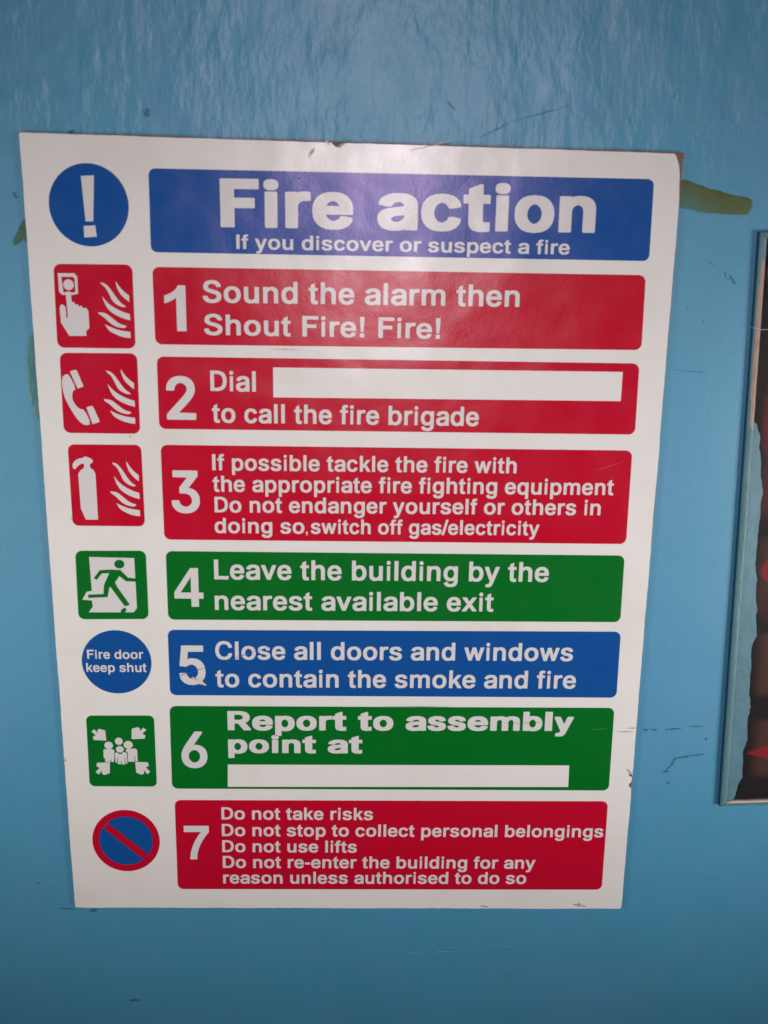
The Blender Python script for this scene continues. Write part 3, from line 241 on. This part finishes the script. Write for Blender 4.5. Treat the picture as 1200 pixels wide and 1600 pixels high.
def wall_mat(name, col, top_relief=True, tint=0.0):
    mt, nt, p = nodes(name)
    co = nt.nodes.new('ShaderNodeTexCoord').outputs['Object']
    sep = nt.nodes.new('ShaderNodeSeparateXYZ'); nt.links.new(co, sep.inputs[0])
    cloud = nnoise(nt, co, 9, 6, 0.6)
    base = nmix(nt, cloud, tuple(c * 0.86 for c in col), tuple(min(1, c * 1.10) for c in col))
    base = nmix(nt, nmath(nt, 'MULTIPLY', nramp(nt, nnoise(nt, co, 15, 4), [(0.4, (0, 0, 0)), (0.65, (1, 1, 1))]), 0.6), base, (0.085, 0.272, 0.475))
    grime = nramp(nt, nnoise(nt, co, 38, 8, 0.7), [(0.52, (0, 0, 0)), (0.78, (1, 1, 1))])
    base = nmix(nt, nmath(nt, 'MULTIPLY', grime, 0.32), base, (0.09, 0.20, 0.26))
    grain = nnoise(nt, co, 900, 3, 0.7)
    base = nmix(nt, nmath(nt, 'MULTIPLY', grain, 0.50), base, tuple(c * 0.72 for c in col))
    specks = nramp(nt, nnoise(nt, co, 330, 3, 0.6), [(0.70, (0, 0, 0)), (0.76, (1, 1, 1))])
    base = nmix(nt, nmath(nt, 'MULTIPLY', specks, 0.30), base, (0.03, 0.08, 0.13))
    nt.links.new(base, p.inputs['Base Color'])
    r = nmath(nt, 'ADD', nmath(nt, 'MULTIPLY', nnoise(nt, co, 50, 4), 0.24), 0.34)
    nt.links.new(r, p.inputs['Roughness'])
    # thick brush marks run down the upper part of the wall and thin out behind the notice
    nz = nnoise(nt, co, 14, 3)
    h = nmath(nt, 'ADD', sep.outputs['Z'], nmath(nt, 'MULTIPLY', nz, 0.05))
    mr = nt.nodes.new('ShaderNodeMapRange'); nt.links.new(h, mr.inputs[0])
    mr.inputs[1].default_value = 1.655; mr.inputs[2].default_value = 1.73
    mr.inputs[3].default_value = 0.08; mr.inputs[4].default_value = 1.0
    strokes = nnoise(nt, co, 170, 3, 0.5, (1.0, 1.0, 0.45))
    lumps = nnoise(nt, co, 44, 2, 0.45, (1.0, 1.0, 0.7))
    patch = nramp(nt, nnoise(nt, co, 26, 3), [(0.30, (0.25, 0.25, 0.25)), (0.65, (1, 1, 1))])
    rel = nmath(nt, 'MULTIPLY', nmath(nt, 'ADD', nmath(nt, 'MULTIPLY', strokes, patch), nmath(nt, 'MULTIPLY', lumps, 1.5)), mr.outputs[0])
    b1 = nbump(nt, rel, 0.0010)
    p.inputs['Coat Weight'].default_value = 0.30; p.inputs['Coat Roughness'].default_value = 0.34
    b2 = nbump(nt, nnoise(nt, co, 1100, 2, 0.6), 0.00010, 1.0, b1)
    nt.links.new(b2, p.inputs['Normal']); nt.links.new(b1, p.inputs['Coat Normal'])
    return mt
M_wall = wall_mat('blue_gloss_paint', (0.055, 0.285, 0.455))
M_frame_paint = simple('worn_blue_paint', (0.10, 0.22, 0.25), 0.38, 0.35, 120, 0.0005)
M_frame_side = simple('shaded_blue_paint', (0.006, 0.075, 0.16), 0.4, 0.3, 120, 0.0003)  # outer sides of the bars, their shade painted in as darker blue
def worn_mat():
    mt, nt, p = nodes('worn_frame_paint')
    co = nt.nodes.new('ShaderNodeTexCoord').outputs['Object']
    at = nt.nodes.new('ShaderNodeAttribute'); at.attribute_name = 'wear'
    n = nnoise(nt, co, 230, 6, 0.7, (1, 1, 0.5))
    f = nmath(nt, 'ADD', at.outputs['Fac'], nmath(nt, 'MULTIPLY', nmath(nt, 'SUBTRACT', n, 0.5), 0.9))
    f = nramp(nt, f, [(0.46, (0, 0, 0)), (0.54, (1, 1, 1))])
    g = nnoise(nt, co, 160, 5, 0.65, (1, 1, 0.25))
    paint = nmix(nt, g, (0.065, 0.17, 0.20), (0.14, 0.27, 0.30))
    g2 = nnoise(nt, co, 600, 5, 0.7, (1, 1, 0.3))
    wood = nmix(nt, g2, (0.20, 0.12, 0.09), (0.52, 0.36, 0.30))
    nt.links.new(nmix(nt, f, paint, wood), p.inputs['Base Color'])
    p.inputs['Roughness'].default_value = 0.42
    nt.links.new(nbump(nt, nmath(nt, 'ADD', g, nmath(nt, 'MULTIPLY', g2, 0.5)), 0.0006), p.inputs['Normal'])
    return mt
M_frame_paint = worn_mat()
M_overlap = simple('blue_paint_lap', (0.085, 0.195, 0.25), 0.38, 0.28, 120, 0.0003)

# ---------------------------------------------------------------- helpers
def link_mesh(name, me, mat, parent=None, props=None):
    o = bpy.data.objects.new(name, me); COL.objects.link(o)
    if mat: me.materials.append(mat)
    if parent is not None:
        o.parent = parent
        o.matrix_parent_inverse = Matrix.Identity(4)
    for k, v in (props or {}).items(): o[k] = v
    return o
def root_empty(name, loc, label, category, rot=(0, 0, 0)):
    o = bpy.data.objects.new(name, None); COL.objects.link(o)
    o.location = loc; o.rotation_euler = rot; o.empty_display_size = 0.05
    o['label'] = label; o['category'] = category
    return o

def fill_mesh(name, contours, w_front, thick, origin):
    """Flat shapes with holes (mm, u/v) filled, front face at w_front, 'thick' mm deep; coordinates relative to origin."""
    cu = bpy.data.curves.new(name, 'CURVE'); cu.dimensions = '2D'; cu.fill_mode = 'BOTH'
    cu.extrude = thick / 2.0
    for c in contours:
        sp = cu.splines.new('POLY'); sp.points.add(len(c) - 1)
        for k, (x, y) in enumerate(c): sp.points[k].co = (x, -y, 0, 1)
        sp.use_cyclic_u = True
    ob = bpy.data.objects.new(name, cu)
    me = bpy.data.meshes.new_from_object(ob)
    bpy.data.objects.remove(ob); bpy.data.curves.remove(cu)
    wc = w_front + thick / 2.0
    for vt in me.vertices:
        x, y, z = vt.co
        vt.co = world(x, -y, wc - z) - origin
    me.name = name
    me.materials.clear()
    return me

def rounded(quad, r, n=6):
    """Quad (TL, TR, BR, BL) with rounded corners."""
    out = []
    q = [Vector(c) for c in quad]
    for i in range(4):
        p, a, b = q[i], q[i - 1], q[(i + 1) % 4]
        d1, d2 = (a - p).normalized(), (b - p).normalized()
        s, e = p + d1 * r, p + d2 * r
        c = p + (d1 + d2) * r
        for k in range(n + 1):
            t = k / n * math.pi / 2
            v = c - d2 * r * math.cos(t) - d1 * r * math.sin(t)
            out.append((v.x, v.y))
    return out
def ellipse(cx, cy, rx, ry, n=72):
    return [(cx + rx * math.cos(2 * math.pi * k / n), cy + ry * math.sin(2 * math.pi * k / n)) for k in range(n)]

def glyph(ch, kind):
    """Outline of a character in thousandths of the type size."""
    adv, (x0, x1), cs = (BLACK if kind == 'black' else BOLD)[ch]
    return cs, adv, x0, x1
def text_contours(s, A, B, cap, kind):
    cur = 0; items = []
    for ch in s:
        if ch == ' ': cur += 278 + (50 if kind == 'black' else 0); continue
        cs, adv, x0, x1 = glyph(ch, kind)
        items.append((cs, cur, cur + x0, cur + x1)); cur += adv
    left, right = items[0][2], items[-1][3]
    A, B = Vector(A), Vector(B)
    d = B - A; sx = d.length / (right - left); sy = cap / 718.0
    e1 = d.normalized(); e2 = Vector((e1.y, -e1.x))         # e2 points up the page (v decreasing)
    out = []
    for cs, off, _, _ in items:
        for c in cs:
            out.append([tuple(A + e1 * ((x + off - left) * sx) + e2 * (y * sy)) for x, y in c])
    return out

def tube(name, pts, r, mat, parent, origin, seg=6):
    bm = bmesh.new(); rings = []
    P = [world(*p) - origin for p in pts]
    for i, p in enumerate(P):
        d = (P[min(i + 1, len(P) - 1)] - P[max(i - 1, 0)]).normalized()
        u = d.cross(Vector((0, 1, 0))).normalized(); v = d.cross(u)
        rr = r / 1000 * (0.4 if i in (0, len(P) - 1) else 1)
        rings.append([bm.verts.new(p + (u * math.cos(a) + v * math.sin(a)) * rr) for a in [2 * math.pi * k / seg for k in range(seg)]])
    for a, b in zip(rings, rings[1:]):
        for k in range(seg): bm.faces.new((a[k], a[(k + 1) % seg], b[(k + 1) % seg], b[k]))
    bm.faces.new(rings[0]); bm.faces.new(rings[-1][::-1])
    me = bpy.data.meshes.new(name); bm.to_mesh(me); bm.free()
    return link_mesh(name, me, mat, parent)

def streak(points, widths):
    """Thin ragged outline following a line of points (mm)."""
    L, Rr = [], []
    for i, p in enumerate(points):
        p = Vector(p); a = Vector(points[max(i - 1, 0)]); b = Vector(points[min(i + 1, len(points) - 1)])
        d = (b - a).normalized(); n = Vector((-d.y, d.x)); w = widths[i] / 2
        L.append(tuple(p + n * w)); Rr.append(tuple(p - n * w))
    return L + Rr[::-1]
def wander(a, b, n=9, amp=0.25, w=0.3, seed=0):
    rnd_ = random.Random(seed); pts, ws = [], []
    a, b = Vector(a), Vector(b); d = (b - a); nrm = Vector((-d.y, d.x)).normalized()
    for k in range(n):
        t = k / (n - 1)
        pts.append(tuple(a + d * t + nrm * rnd_.uniform(-amp, amp)))
        ws.append(max(0.05, w * math.sin(math.pi * min(0.97, max(0.03, t))) * rnd_.uniform(0.5, 1.2)))
    return pts, ws

# ---------------------------------------------------------------- the wall
WALL_W = 2.2                       # the notice is 2.2 mm thick, its face at w = 0
def on_wall(u, v, w=WALL_W):       # where a point seen on the notice's plane lies on a plane w behind it
    k = (461.463 + w) / 461.463
    return (CAM_UVW[0] + (u - CAM_UVW[0]) * k, CAM_UVW[1] + (v - CAM_UVW[1]) * k)

def wall_mesh():
    bm = bmesh.new()
    us = [-900] + [-70 + k * 4 for k in range(0, 126)] + [1200]
    vs = [-900] + [-80 + k * 4 for k in range(0, 145)] + [1400]
    grid = {}
    for i, u in enumerate(us):
        for j, v in enumerate(vs):
            s = 0.6 * noise.noise(Vector((u * 0.011, v * 0.008, 3.1))) 
            grid[i, j] = bm.verts.new(world(u, v, WALL_W + 0.6 + s))
    for i in range(len(us) - 1):
        for j in range(len(vs) - 1):
            f = bm.faces.new((grid[i, j], grid[i, j + 1], grid[i + 1, j + 1], grid[i + 1, j])); f.smooth = True
    me = bpy.data.meshes.new('wall'); bm.to_mesh(me); bm.free(); return me
wall = link_mesh('wall', wall_mesh(), M_wall)
wall['kind'] = 'structure'
O0 = Vector((0, 0, 0))

def wall_patch(name, outline, mat, height=0.35, dome=True, label=None):
    """A low lump of stuff on the wall, its outline in mm, domed towards the middle."""
    n = len(outline); cx = sum(p[0] for p in outline) / n; cy = sum(p[1] for p in outline) / n
    bm = bmesh.new(); rings = []; lay = bm.verts.layers.float.new('film')
    for s, h, fl in ((1.06, -0.1, 0.0), (0.99, 0.1, 0.30), (0.91, 0.6, 0.75), (0.72, 0.9, 1.0), (0.4, 1.0, 1.0)):
        ring = []
        for k, (x, y) in enumerate(outline):
            px, py = cx + (x - cx) * s, cy + (y - cy) * s
            hh = height * h * (1 + 0.35 * noise.noise(Vector((px * 0.6, py * 0.6, 0))))
            ring.append(bm.verts.new(world(px, py, WALL_W + 0.45 - hh))); ring[-1][lay] = fl
        rings.append(ring)
    for a, b in zip(rings, rings[1:]):
        for k in range(n):
            f = bm.faces.new((a[k], a[(k + 1) % n], b[(k + 1) % n], b[k])); f.smooth = True
    bm.faces.new(rings[-1])
    bmesh.ops.recalc_face_normals(bm, faces=bm.faces)
    me = bpy.data.meshes.new(name); bm.to_mesh(me); bm.free()
    return link_mesh(name, me, mat, wall, {'label': label} if label else None)
def dens(outline, step=1.0, jit=0.12, seed=1):
    """Resample an outline and roughen it a little."""
    rnd_ = random.Random(seed); out = []
    n = len(outline)
    for i in range(n):
        a, b = Vector(outline[i]), Vector(outline[(i + 1) % n]); k = max(1, int((b - a).length / step))
        for j in range(k):
            p = a.lerp(b, j / k); out.append((p.x + rnd_.uniform(-jit, jit), p.y + rnd_.uniform(-jit, jit)))
    return out

wp = lambda pts: [on_wall(u, v) for u, v in pts]
wall_patch('glue_smear', dens(wp(WALL['smear_right'])), M_smear, 0.16, label='olive green smear of dried glue right of the notice')
wall_patch('glue_smear', dens(wp(WALL['smear_left_top'])), M_smear2, 0.15, label='small green smear on the left beside the blue circle')
wall_patch('glue_smear', dens(wp(WALL['smear_left_low'])), M_smear2, 0.25, label='long green smear bulging from the left edge of the notice')
wall_patch('dark_spot', dens(wp(WALL['spot']), 0.5, 0.1), M_dirt, 0.2, label='small dark pit above the notice')

def wall_scuff(a, b, w, mat, amp=0.3, seed=0, n=9):
    pts, ws = wander(on_wall(*a), on_wall(*b), n, amp, w, seed)
    me = fill_mesh('scuff', [streak(pts, ws)], WALL_W - 0.02, 1.2, O0)
    return link_mesh('scuff', me, mat, wall)
for a, b, w_m, mt in SCUFFS_WALL:
    wall_scuff(a, b, w_m, {'d': M_dirt, 's': M_soft_dirt, 'p': M_pale, 'f': M_faint}[mt], seed=int(a[0] * 7 + a[1]))

# ---------------------------------------------------------------- the notice
ROOT = world(150, 394, 0)
sign = root_empty('safety_sign', ROOT, 'white fire action notice with blue, red and green panels on the blue wall', 'sign')
def sheet(name, contours, level, mat, parent, thick=0.12, label=None, offset=0.0):
    """Level 1 = panels, 2 = lettering and symbols, 3 = shapes on symbols."""
    me = fill_mesh(name, contours, -0.13 * level + offset, thick, ROOT)
    return link_mesh(name, me, mat, parent, {'label': label} if label else None)

def edge_line(a, b, step, amp, seed):
    rnd_ = random.Random(seed); a, b = Vector(a), Vector(b); d = b - a; k = int(d.length / step)
    nrm = Vector((-d.y, d.x)).normalized()
    return [tuple(a + d * (j / k) + nrm * (rnd_.uniform(-amp, amp) + 0.25 * noise.noise(Vector((seed, j * 0.11, 0))))) for j in range(1, k)]
# brown board behind the white face, visible where the face is chipped
TL, TR, BR, BL = PANELS['s']
core = [(TL[0], TL[1] - 0.35), *edge_line((TL[0], TL[1] - 0.35), (TR[0] + 0.6, TR[1] - 0.5), 4, 0.05, 11), (TR[0] + 0.5, TR[1] - 0.4),
        *edge_line(TR, BR, 4, 0.05, 12), (BR[0] - 0.1, BR[1] - 0.1), *edge_line(BR, BL, 4, 0.05, 13), (BL[0] + 0.2, BL[1] - 0.1), *edge_line(BL, TL, 4, 0.05, 14)]
link_mesh('backing_board', fill_mesh('backing_board', [core], 0.30, 2.4, ROOT), M_core, sign)
face = [(TL[0], TL[1] + 0.3), (TL[0] + 0.4, TL[1]), *edge_line(TL, (137.5, 0.0), 3, 0.07, 1),
        (139.4, 0.0), (140.2, 1.0), (141.5, 1.9), (143.5, 2.0), (144.5, 0.9), (145.4, 0.1),
        *edge_line((145.4, 0.0), (TR[0] - 4.6, TR[1]), 3, 0.07, 2), (TR[0] - 4.2, TR[1] + 0.1), (TR[0] - 3.2, TR[1] + 1.0), (TR[0] - 2.6, TR[1] + 2.6), (TR[0] - 2.0, TR[1] + 3.9), (TR[0] - 1.4, TR[1] + 6.0), (TR[0] - 0.9, TR[1] + 9.0), (TR[0] - 0.7, TR[1] + 14.0), (TR[0] - 0.3, TR[1] + 19),
        *edge_line((TR[0] - 0.2, TR[1] + 20), (BR[0], 317.5), 3, 0.08, 3), (BR[0] - 0.3, 318), (BR[0] - 1.3, 319.2), (BR[0] - 1.7, 320.4), (BR[0] - 0.5, 321.6), (BR[0] - 0.1, 322.2),
        *edge_line((BR[0], 323), (BR[0], BR[1] - 1.5), 3, 0.08, 4), (BR[0] - 0.2, BR[1] - 0.8), (BR[0] - 0.8, BR[1] - 0.1), 
        *edge_line((BR[0] - 1.5, BR[1]), (BL[0] + 1.5, BL[1]), 3, 0.08, 5), (BL[0] + 0.9, BL[1] - 0.1), (BL[0] + 0.2, BL[1] - 0.7),
        *edge_line((BL[0], BL[1] - 1.5), TL, 3, 0.08, 6)]
white = sheet('white_face', [face], 0, M_white, sign, thick=0.3)

panel_objs = {}
hdr = sheet('header_panel', [rounded(PANELS['h'], 2.9)], 1, M_blue, sign, label='blue header panel reading Fire action')
panel_objs['h'] = hdr
PAN_MAT = {'1': M_red, '2': M_red, '3': M_red, '4': M_green, '5': M_blue, '6': M_green, '7': M_red}
PAN_LAB = {'1': 'red panel about sounding the alarm', '2': 'red panel with a blank box for a phone number', '3': 'red panel with four lines about tackling the fire',
           '4': 'green panel about the nearest exit', '5': 'blue panel about closing doors and windows', '6': 'green panel with a blank box for the assembly point', '7': 'red panel with five lines of things not to do'}
for k in '1234567':
    panel_objs[k] = sheet('instruction_panel', [rounded(PANELS[k], 3.2)], 1, PAN_MAT[k], sign, label=PAN_LAB[k])
C = CIRCLES
panel_objs['fd'] = sheet('pictogram', [ellipse(*C['door'])], 1, M_blue, sign, label='blue circle reading Fire door keep shut')
for pk, s, A, B, cap, kind in TEXTS:
    cs = text_contours(s, A, B, cap, kind)
    nm = 'comma' if s == ',' else 'lettering'
    if s == ',': cs = [[(A[0], A[1] - 1.0), (A[0] + 0.9, A[1] - 1.0), (A[0] + 0.9, A[1] + 0.3), (A[0] + 0.2, A[1] + 1.2), (A[0] + 0.4, A[1] + 0.1), (A[0], A[1] - 0.1)]]
    sheet(nm, cs, 2, M_letter, panel_objs[pk], label=None if s == ',' else 'white words ' + s)
for ch, l, t, r, b in NUMBERS:
    cs, _, _, _ = glyph(ch, 'bold')
    xs_ = [p[0] for c in cs for p in c]; ys_ = [p[1] for c in cs for p in c]
    bx0, bx1, by0, by1 = min(xs_), max(xs_), min(ys_), max(ys_)
    out = [[(l + (x - bx0) / (bx1 - bx0) * (r - l), b - (y - by0) / (by1 - by0) * (b - t)) for x, y in c] for c in cs]
    sheet('number', out, 2, M_letter, panel_objs[ch], label='large white number ' + ch)
for pk, q in BLANKS:
    sheet('blank_box', [q], 2, M_white, panel_objs[pk], label='empty white writing box')

# pictograms down the left side
S = SYMBOLS
warn = sheet('pictogram', [ellipse(*C['warn'])], 1, M_blue, sign, label='blue circle with a white exclamation mark')
sheet('exclamation_bar', [S['warn'][0]], 2, M_letter, warn); sheet('exclamation_dot', [S['warn'][1]], 2, M_letter, warn)
def flames(parent, q):
    us = [p[0] for p in q]; vs_ = [p[1] for p in q]
    u0, u1, v0, v1 = min(us), max(us), min(vs_), max(vs_)
    for f in FLAMES:
        sheet('flame', [[(u0 + x * (u1 - u0), v0 + y * (v1 - v0)) for x, y in f]], 2, M_letter, parent)
Q = PICTO_PANELS
pa = sheet('pictogram', [rounded(Q['alarm'], 3.3)], 1, M_red, sign, label='red square with a finger pressing an alarm button beside flames')
sheet('button_frame', [S['alarm_ring_out'], S['alarm_ring_in'][::-1]], 2, M_letter, pa)
sheet('button', [ellipse(*S['alarm_button'], n=32)], 2, M_letter, pa)
sheet('hand', S['alarm_hand'], 2, M_letter, pa, offset=-0.03); flames(pa, Q['alarm'])
pp = sheet('pictogram', [rounded(Q['phone'], 3.3)], 1, M_red, sign, label='red square with a telephone handset beside flames')
for c in S['phone']: sheet('handset', [c], 2, M_letter, pp)
flames(pp, Q['phone'])
pe = sheet('pictogram', [rounded(Q['extinguisher'], 3.0)], 1, M_red, sign, label='red square with a fire extinguisher beside flames')
sheet('extinguisher', S['extinguisher'], 2, M_letter, pe); flames(pe, Q['extinguisher'])
px = sheet('pictogram', [rounded(Q['exit'], 3.2)], 1, M_green, sign, label='green square with a man running through a doorway')
sheet('doorway', [S['exit_door']], 2, M_letter, px)
sheet('running_man', S['exit_man'], 3, M_green, px)
sheet('head', [ellipse(*S['exit_head'], n=32)], 3, M_green, px)
pb = sheet('pictogram', [rounded(Q['assembly'], 2.8)], 1, M_green, sign, label='green square with four arrows pointing at a group of people')
(a0, a1) = S['arrow_boxes'][0]
for k, (b0, b1) in enumerate(S['arrow_boxes']):
    fx, fy = k in (1, 3), k in (2, 3)
    pts = []
    for x, y in S['arrow']:
        tx = (x - a0[0]) / (a1[0] - a0[0]); ty = (y - a0[1]) / (a1[1] - a0[1])
        if fx: tx = 1 - tx
        if fy: ty = 1 - ty
        pts.append((b0[0] + tx * (b1[0] - b0[0]), b0[1] + ty * (b1[1] - b0[1])))
    sheet('arrow', [pts], 2, M_letter, pb)
for h in S['heads']: sheet('head', [ellipse(*h, n=28)], 2, M_letter, pb, offset=-0.02)
for b_ in S['bodies']: sheet('body', [b_], 2, M_letter, pb)
ban = sheet('pictogram', [ellipse(*C['ban'])], 1, M_red, sign, label='red ring with a diagonal bar over a blue disc')
sheet('blue_disc', [ellipse(*C['ban_in'])], 2, M_blue, ban)
sheet('bar', [S['ban_bar']], 3, M_red, ban)

# wear on the notice
MK = {'pale': M_pale, 'red': M_redscr, 'blue': M_bluescr, 'green': M_greenscr, 'brown': M_brown_dirt, 'grey': M_grey_dirt, 'dark': M_black, 'core': M_core}
for k_, (a, b, w_m, mk, amp) in enumerate(SCRATCHES):
    pts, ws = wander(a, b, 9, amp, w_m, int(a[0] * 13 + a[1] * 3))
    sheet('scratch', [streak(pts, ws)], 3.3 + 0.04 * k_, MK[mk], sign, thick=0.05)

# ---------------------------------------------------------------- the framed poster at the right
FRONT = -1.0                      # its front stands about 3 mm proud of the wall
def on_front(u, v, w=FRONT): return on_wall(u, v, w)
o_top = on_wall(*WALL['panel_outer'][0]); o_bot = on_wall(*WALL['panel_outer'][1])
tl = Vector(o_top); dv = (Vector(o_bot) - tl); Hh = dv.length; ev = dv.normalized(); eu = Vector((ev.y, -ev.x))
Wd = 216.0
POST = Vector(world(*(tl + eu * Wd / 2 + ev * Hh), WALL_W))
poster = root_empty('framed_poster', POST, 'dark red and brown poster in a worn blue painted frame at the right edge', 'poster')
def L(a, b):                       # frame-local mm (a right, b down) -> u, v
    p = tl + eu * a + ev * b; return (p.x, p.y)
# frame bars: rounded profile across the bar (a = distance from outer edge, h = height above wall)
PROFILE = [(0.0, -1.5), (0.0, 1.5), (0.15, 2.2), (0.7, 2.7), (1.6, 3.0), (2.6, 3.3), (3.2, 3.2), (3.5, 2.7), (3.5, -1.5)]
def bar(name, mat_fn, mats, p0, p1, side, nseg, parent=poster, wear=None):
    """p0,p1 local end points on the outer edge; side = inward direction; mitred ends."""
    bm = bmesh.new(); rings = []; lay = bm.verts.layers.float.new('wear')
    p0, p1, side = Vector(p0), Vector(p1), Vector(side); d = (p1 - p0); ln = d.length; d.normalize()
    for k in range(nseg + 1):
        t = k / nseg; ring = []
        for q, h in PROFILE:
            s = q + (ln - 2 * q) * t
            wob = 0.12 * noise.noise(Vector((s * 0.12, q, p0.x * 0.01)))
            pt = p0 + d * s + side * (q + (wob if 0.5 < q < 3.4 else wob * 0.5))
            u, v = L(pt.x, pt.y)
            ring.append(bm.verts.new(world(u, v, WALL_W - h - (0.1 * noise.noise(Vector((s * 0.3, q * 0.8, 7))) if h > 2.4 else 0)) - POST)); ring[-1][lay] = wear(t, q) if wear else 0.0
        rings.append(ring)
    m_ = len(PROFILE)
    for k in range(nseg):
        for j in range(m_ - 1):
            f = bm.faces.new((rings[k][j], rings[k + 1][j], rings[k + 1][j + 1], rings[k][j + 1])); f.smooth = True
            f.material_index = mat_fn((k + 0.5) / nseg, j)
    bm.faces.new(rings[0]); bm.faces.new(rings[-1][::-1])
    bmesh.ops.recalc_face_normals(bm, faces=bm.faces)
    me = bpy.data.meshes.new(name); bm.to_mesh(me); bm.free()
    o = link_mesh(name, me, None, parent)
    for m_2 in mats: me.materials.append(m_2)
    return o
def left_wear(t, q):               # bare wood along the inner half of the bar's top third
    if t > 0.32: return 0.0
    edge = 1.7 if t < 0.08 else (1.0 if t < 0.26 else 1.5)
    k = min(1.0, max(0.0, (q - edge) / 1.2 + 0.5)) * min(1.0, max(0.0, (t - 0.02) / 0.04)) * min(1.0, (0.32 - t) / 0.02)
    return k
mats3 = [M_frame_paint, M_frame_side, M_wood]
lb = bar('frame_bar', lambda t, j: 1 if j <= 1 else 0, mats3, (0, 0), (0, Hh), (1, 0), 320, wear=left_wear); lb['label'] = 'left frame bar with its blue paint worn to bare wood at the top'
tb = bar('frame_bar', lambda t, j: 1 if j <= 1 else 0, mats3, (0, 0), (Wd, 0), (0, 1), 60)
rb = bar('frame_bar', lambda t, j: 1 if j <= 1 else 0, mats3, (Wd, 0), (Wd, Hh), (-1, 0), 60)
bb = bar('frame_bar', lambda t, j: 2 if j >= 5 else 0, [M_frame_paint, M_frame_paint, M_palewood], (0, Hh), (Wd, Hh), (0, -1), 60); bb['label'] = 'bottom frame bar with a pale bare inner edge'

# the print: soft brown and red shapes on near black
def print_color(a, b):
    """a, b local mm. Blurred print: brown rounded bars over near black, a few red shapes."""
    def sm(x): x = min(1.0, max(0.0, x)); return x * x * (3 - 2 * x)
    c = Vector((0.006, 0.003, 0.003))
    for b0, b1, col, a_in in BARS:
        k = sm((b - b0) / 5.0) * sm((b1 - b) / 6.0)
        k *= sm((a - a_in + 3) / 8.0)
        k *= 0.85 + 0.25 * noise.noise(Vector((a * 0.05, b * 0.09, 2)))
        c = c.lerp(Vector(col), max(0, min(1, k)))
    for ca, cb, ra, rb_, col, soft in REDS:
        dd = math.hypot((a - ca) / ra, (b - cb) / rb_)
        c = c.lerp(Vector(col), sm((1 + soft - dd) / (2 * soft)))
    ta, tb_ = a - TRI[0], abs(b - TRI[1])            # sharp red wedge
    if ta > 0: c = c.lerp(Vector((0.60, 0.004, 0.03)), sm((ta * 0.33 - tb_) / 0.9 + 0.5) if ta < 30 else sm((9.9 - tb_) / 0.9))
    return c
def print_mesh():
    bm = bmesh.new(); lay = bm.verts.layers.float_color.new('print')
    us = [3.0 + 0.8 * k for k in range(50)] + [44.0 + 4.0 * k for k in range(43)]
    nb = 330; V = []
    for a in us:
        row = []
        for j in range(nb + 1):
            b = 3.0 + (Hh - 6.0) * j / nb
            u, v = L(a, b); vt = bm.verts.new(world(u, v, WALL_W - 1.0) - POST)
            c = print_color(a, b); vt[lay] = (c.x, c.y, c.z, 1); row.append(vt)
        V.append(row)
    for i in range(len(us) - 1):
        for j in range(nb): bm.faces.new((V[i][j], V[i][j + 1], V[i + 1][j + 1], V[i + 1][j]))
    me = bpy.data.meshes.new('print'); bm.to_mesh(me); bm.free(); return me
mt, nt, p = nodes('poster_print')
at = nt.nodes.new('ShaderNodeAttribute'); at.attribute_name = 'print'
nt.links.new(at.outputs['Color'], p.inputs['Base Color']); p.inputs['Roughness'].default_value = 0.5
link_mesh('print', print_mesh(), mt, poster)
# glass over the print
mg, ntg, pg = nodes('cover_glass')
pg.inputs['Transmission Weight'].default_value = 1.0; pg.inputs['Roughness'].default_value = 0.03; pg.inputs['IOR'].default_value = 1.45
g_ = fill_mesh('glass_pane', [[L(3, 3), L(Wd - 3, 3), L(Wd - 3, Hh - 3), L(3, Hh - 3)]], WALL_W - 2.0, 0.7, POST)
link_mesh('glass_pane', g_, mg, poster)
# ragged lap of paint along the left of the glass
lap = [on_front(*p_, w=WALL_W - 2.25) for p_ in WALL['ragged']]
rj = random.Random(8); lap2 = []
for p_, q_ in zip(lap, lap[1:]):
    for j in range(4):
        t = j / 4; lap2.append((p_[0] + (q_[0] - p_[0]) * t + rj.uniform(-0.28, 0.28), p_[1] + (q_[1] - p_[1]) * t + rj.uniform(-0.1, 0.1)))
lap2.append(lap[-1])
b_top = (Vector(lap2[0]) - tl).dot(ev); b_bot = (Vector(lap2[-1]) - tl).dot(ev)
lap_outline = [L(3.3, b_top - 1)] + lap2 + [L(3.3, b_bot)]
link_mesh('paint_lap', fill_mesh('paint_lap', [lap_outline], WALL_W - 2.25 , 0.16, POST), M_overlap, poster, {'label': 'ragged edge of blue paint lapping over the glass'})
# a loose thread caught on the frame
t0 = on_front(341.5, 79.8); 
tube('loose_thread', [(t0[0] - 3, t0[1] - 0.6, FRONT - 0.3), (t0[0], t0[1], FRONT - 0.5), (t0[0] + 3, t0[1] + 0.6, FRONT - 0.2), (t0[0] + 7, t0[1] + 0.3, FRONT + 0.2), (t0[0] + 11, t0[1] + 1.2, FRONT + 0.6)], 0.12, M_pale, poster, POST)
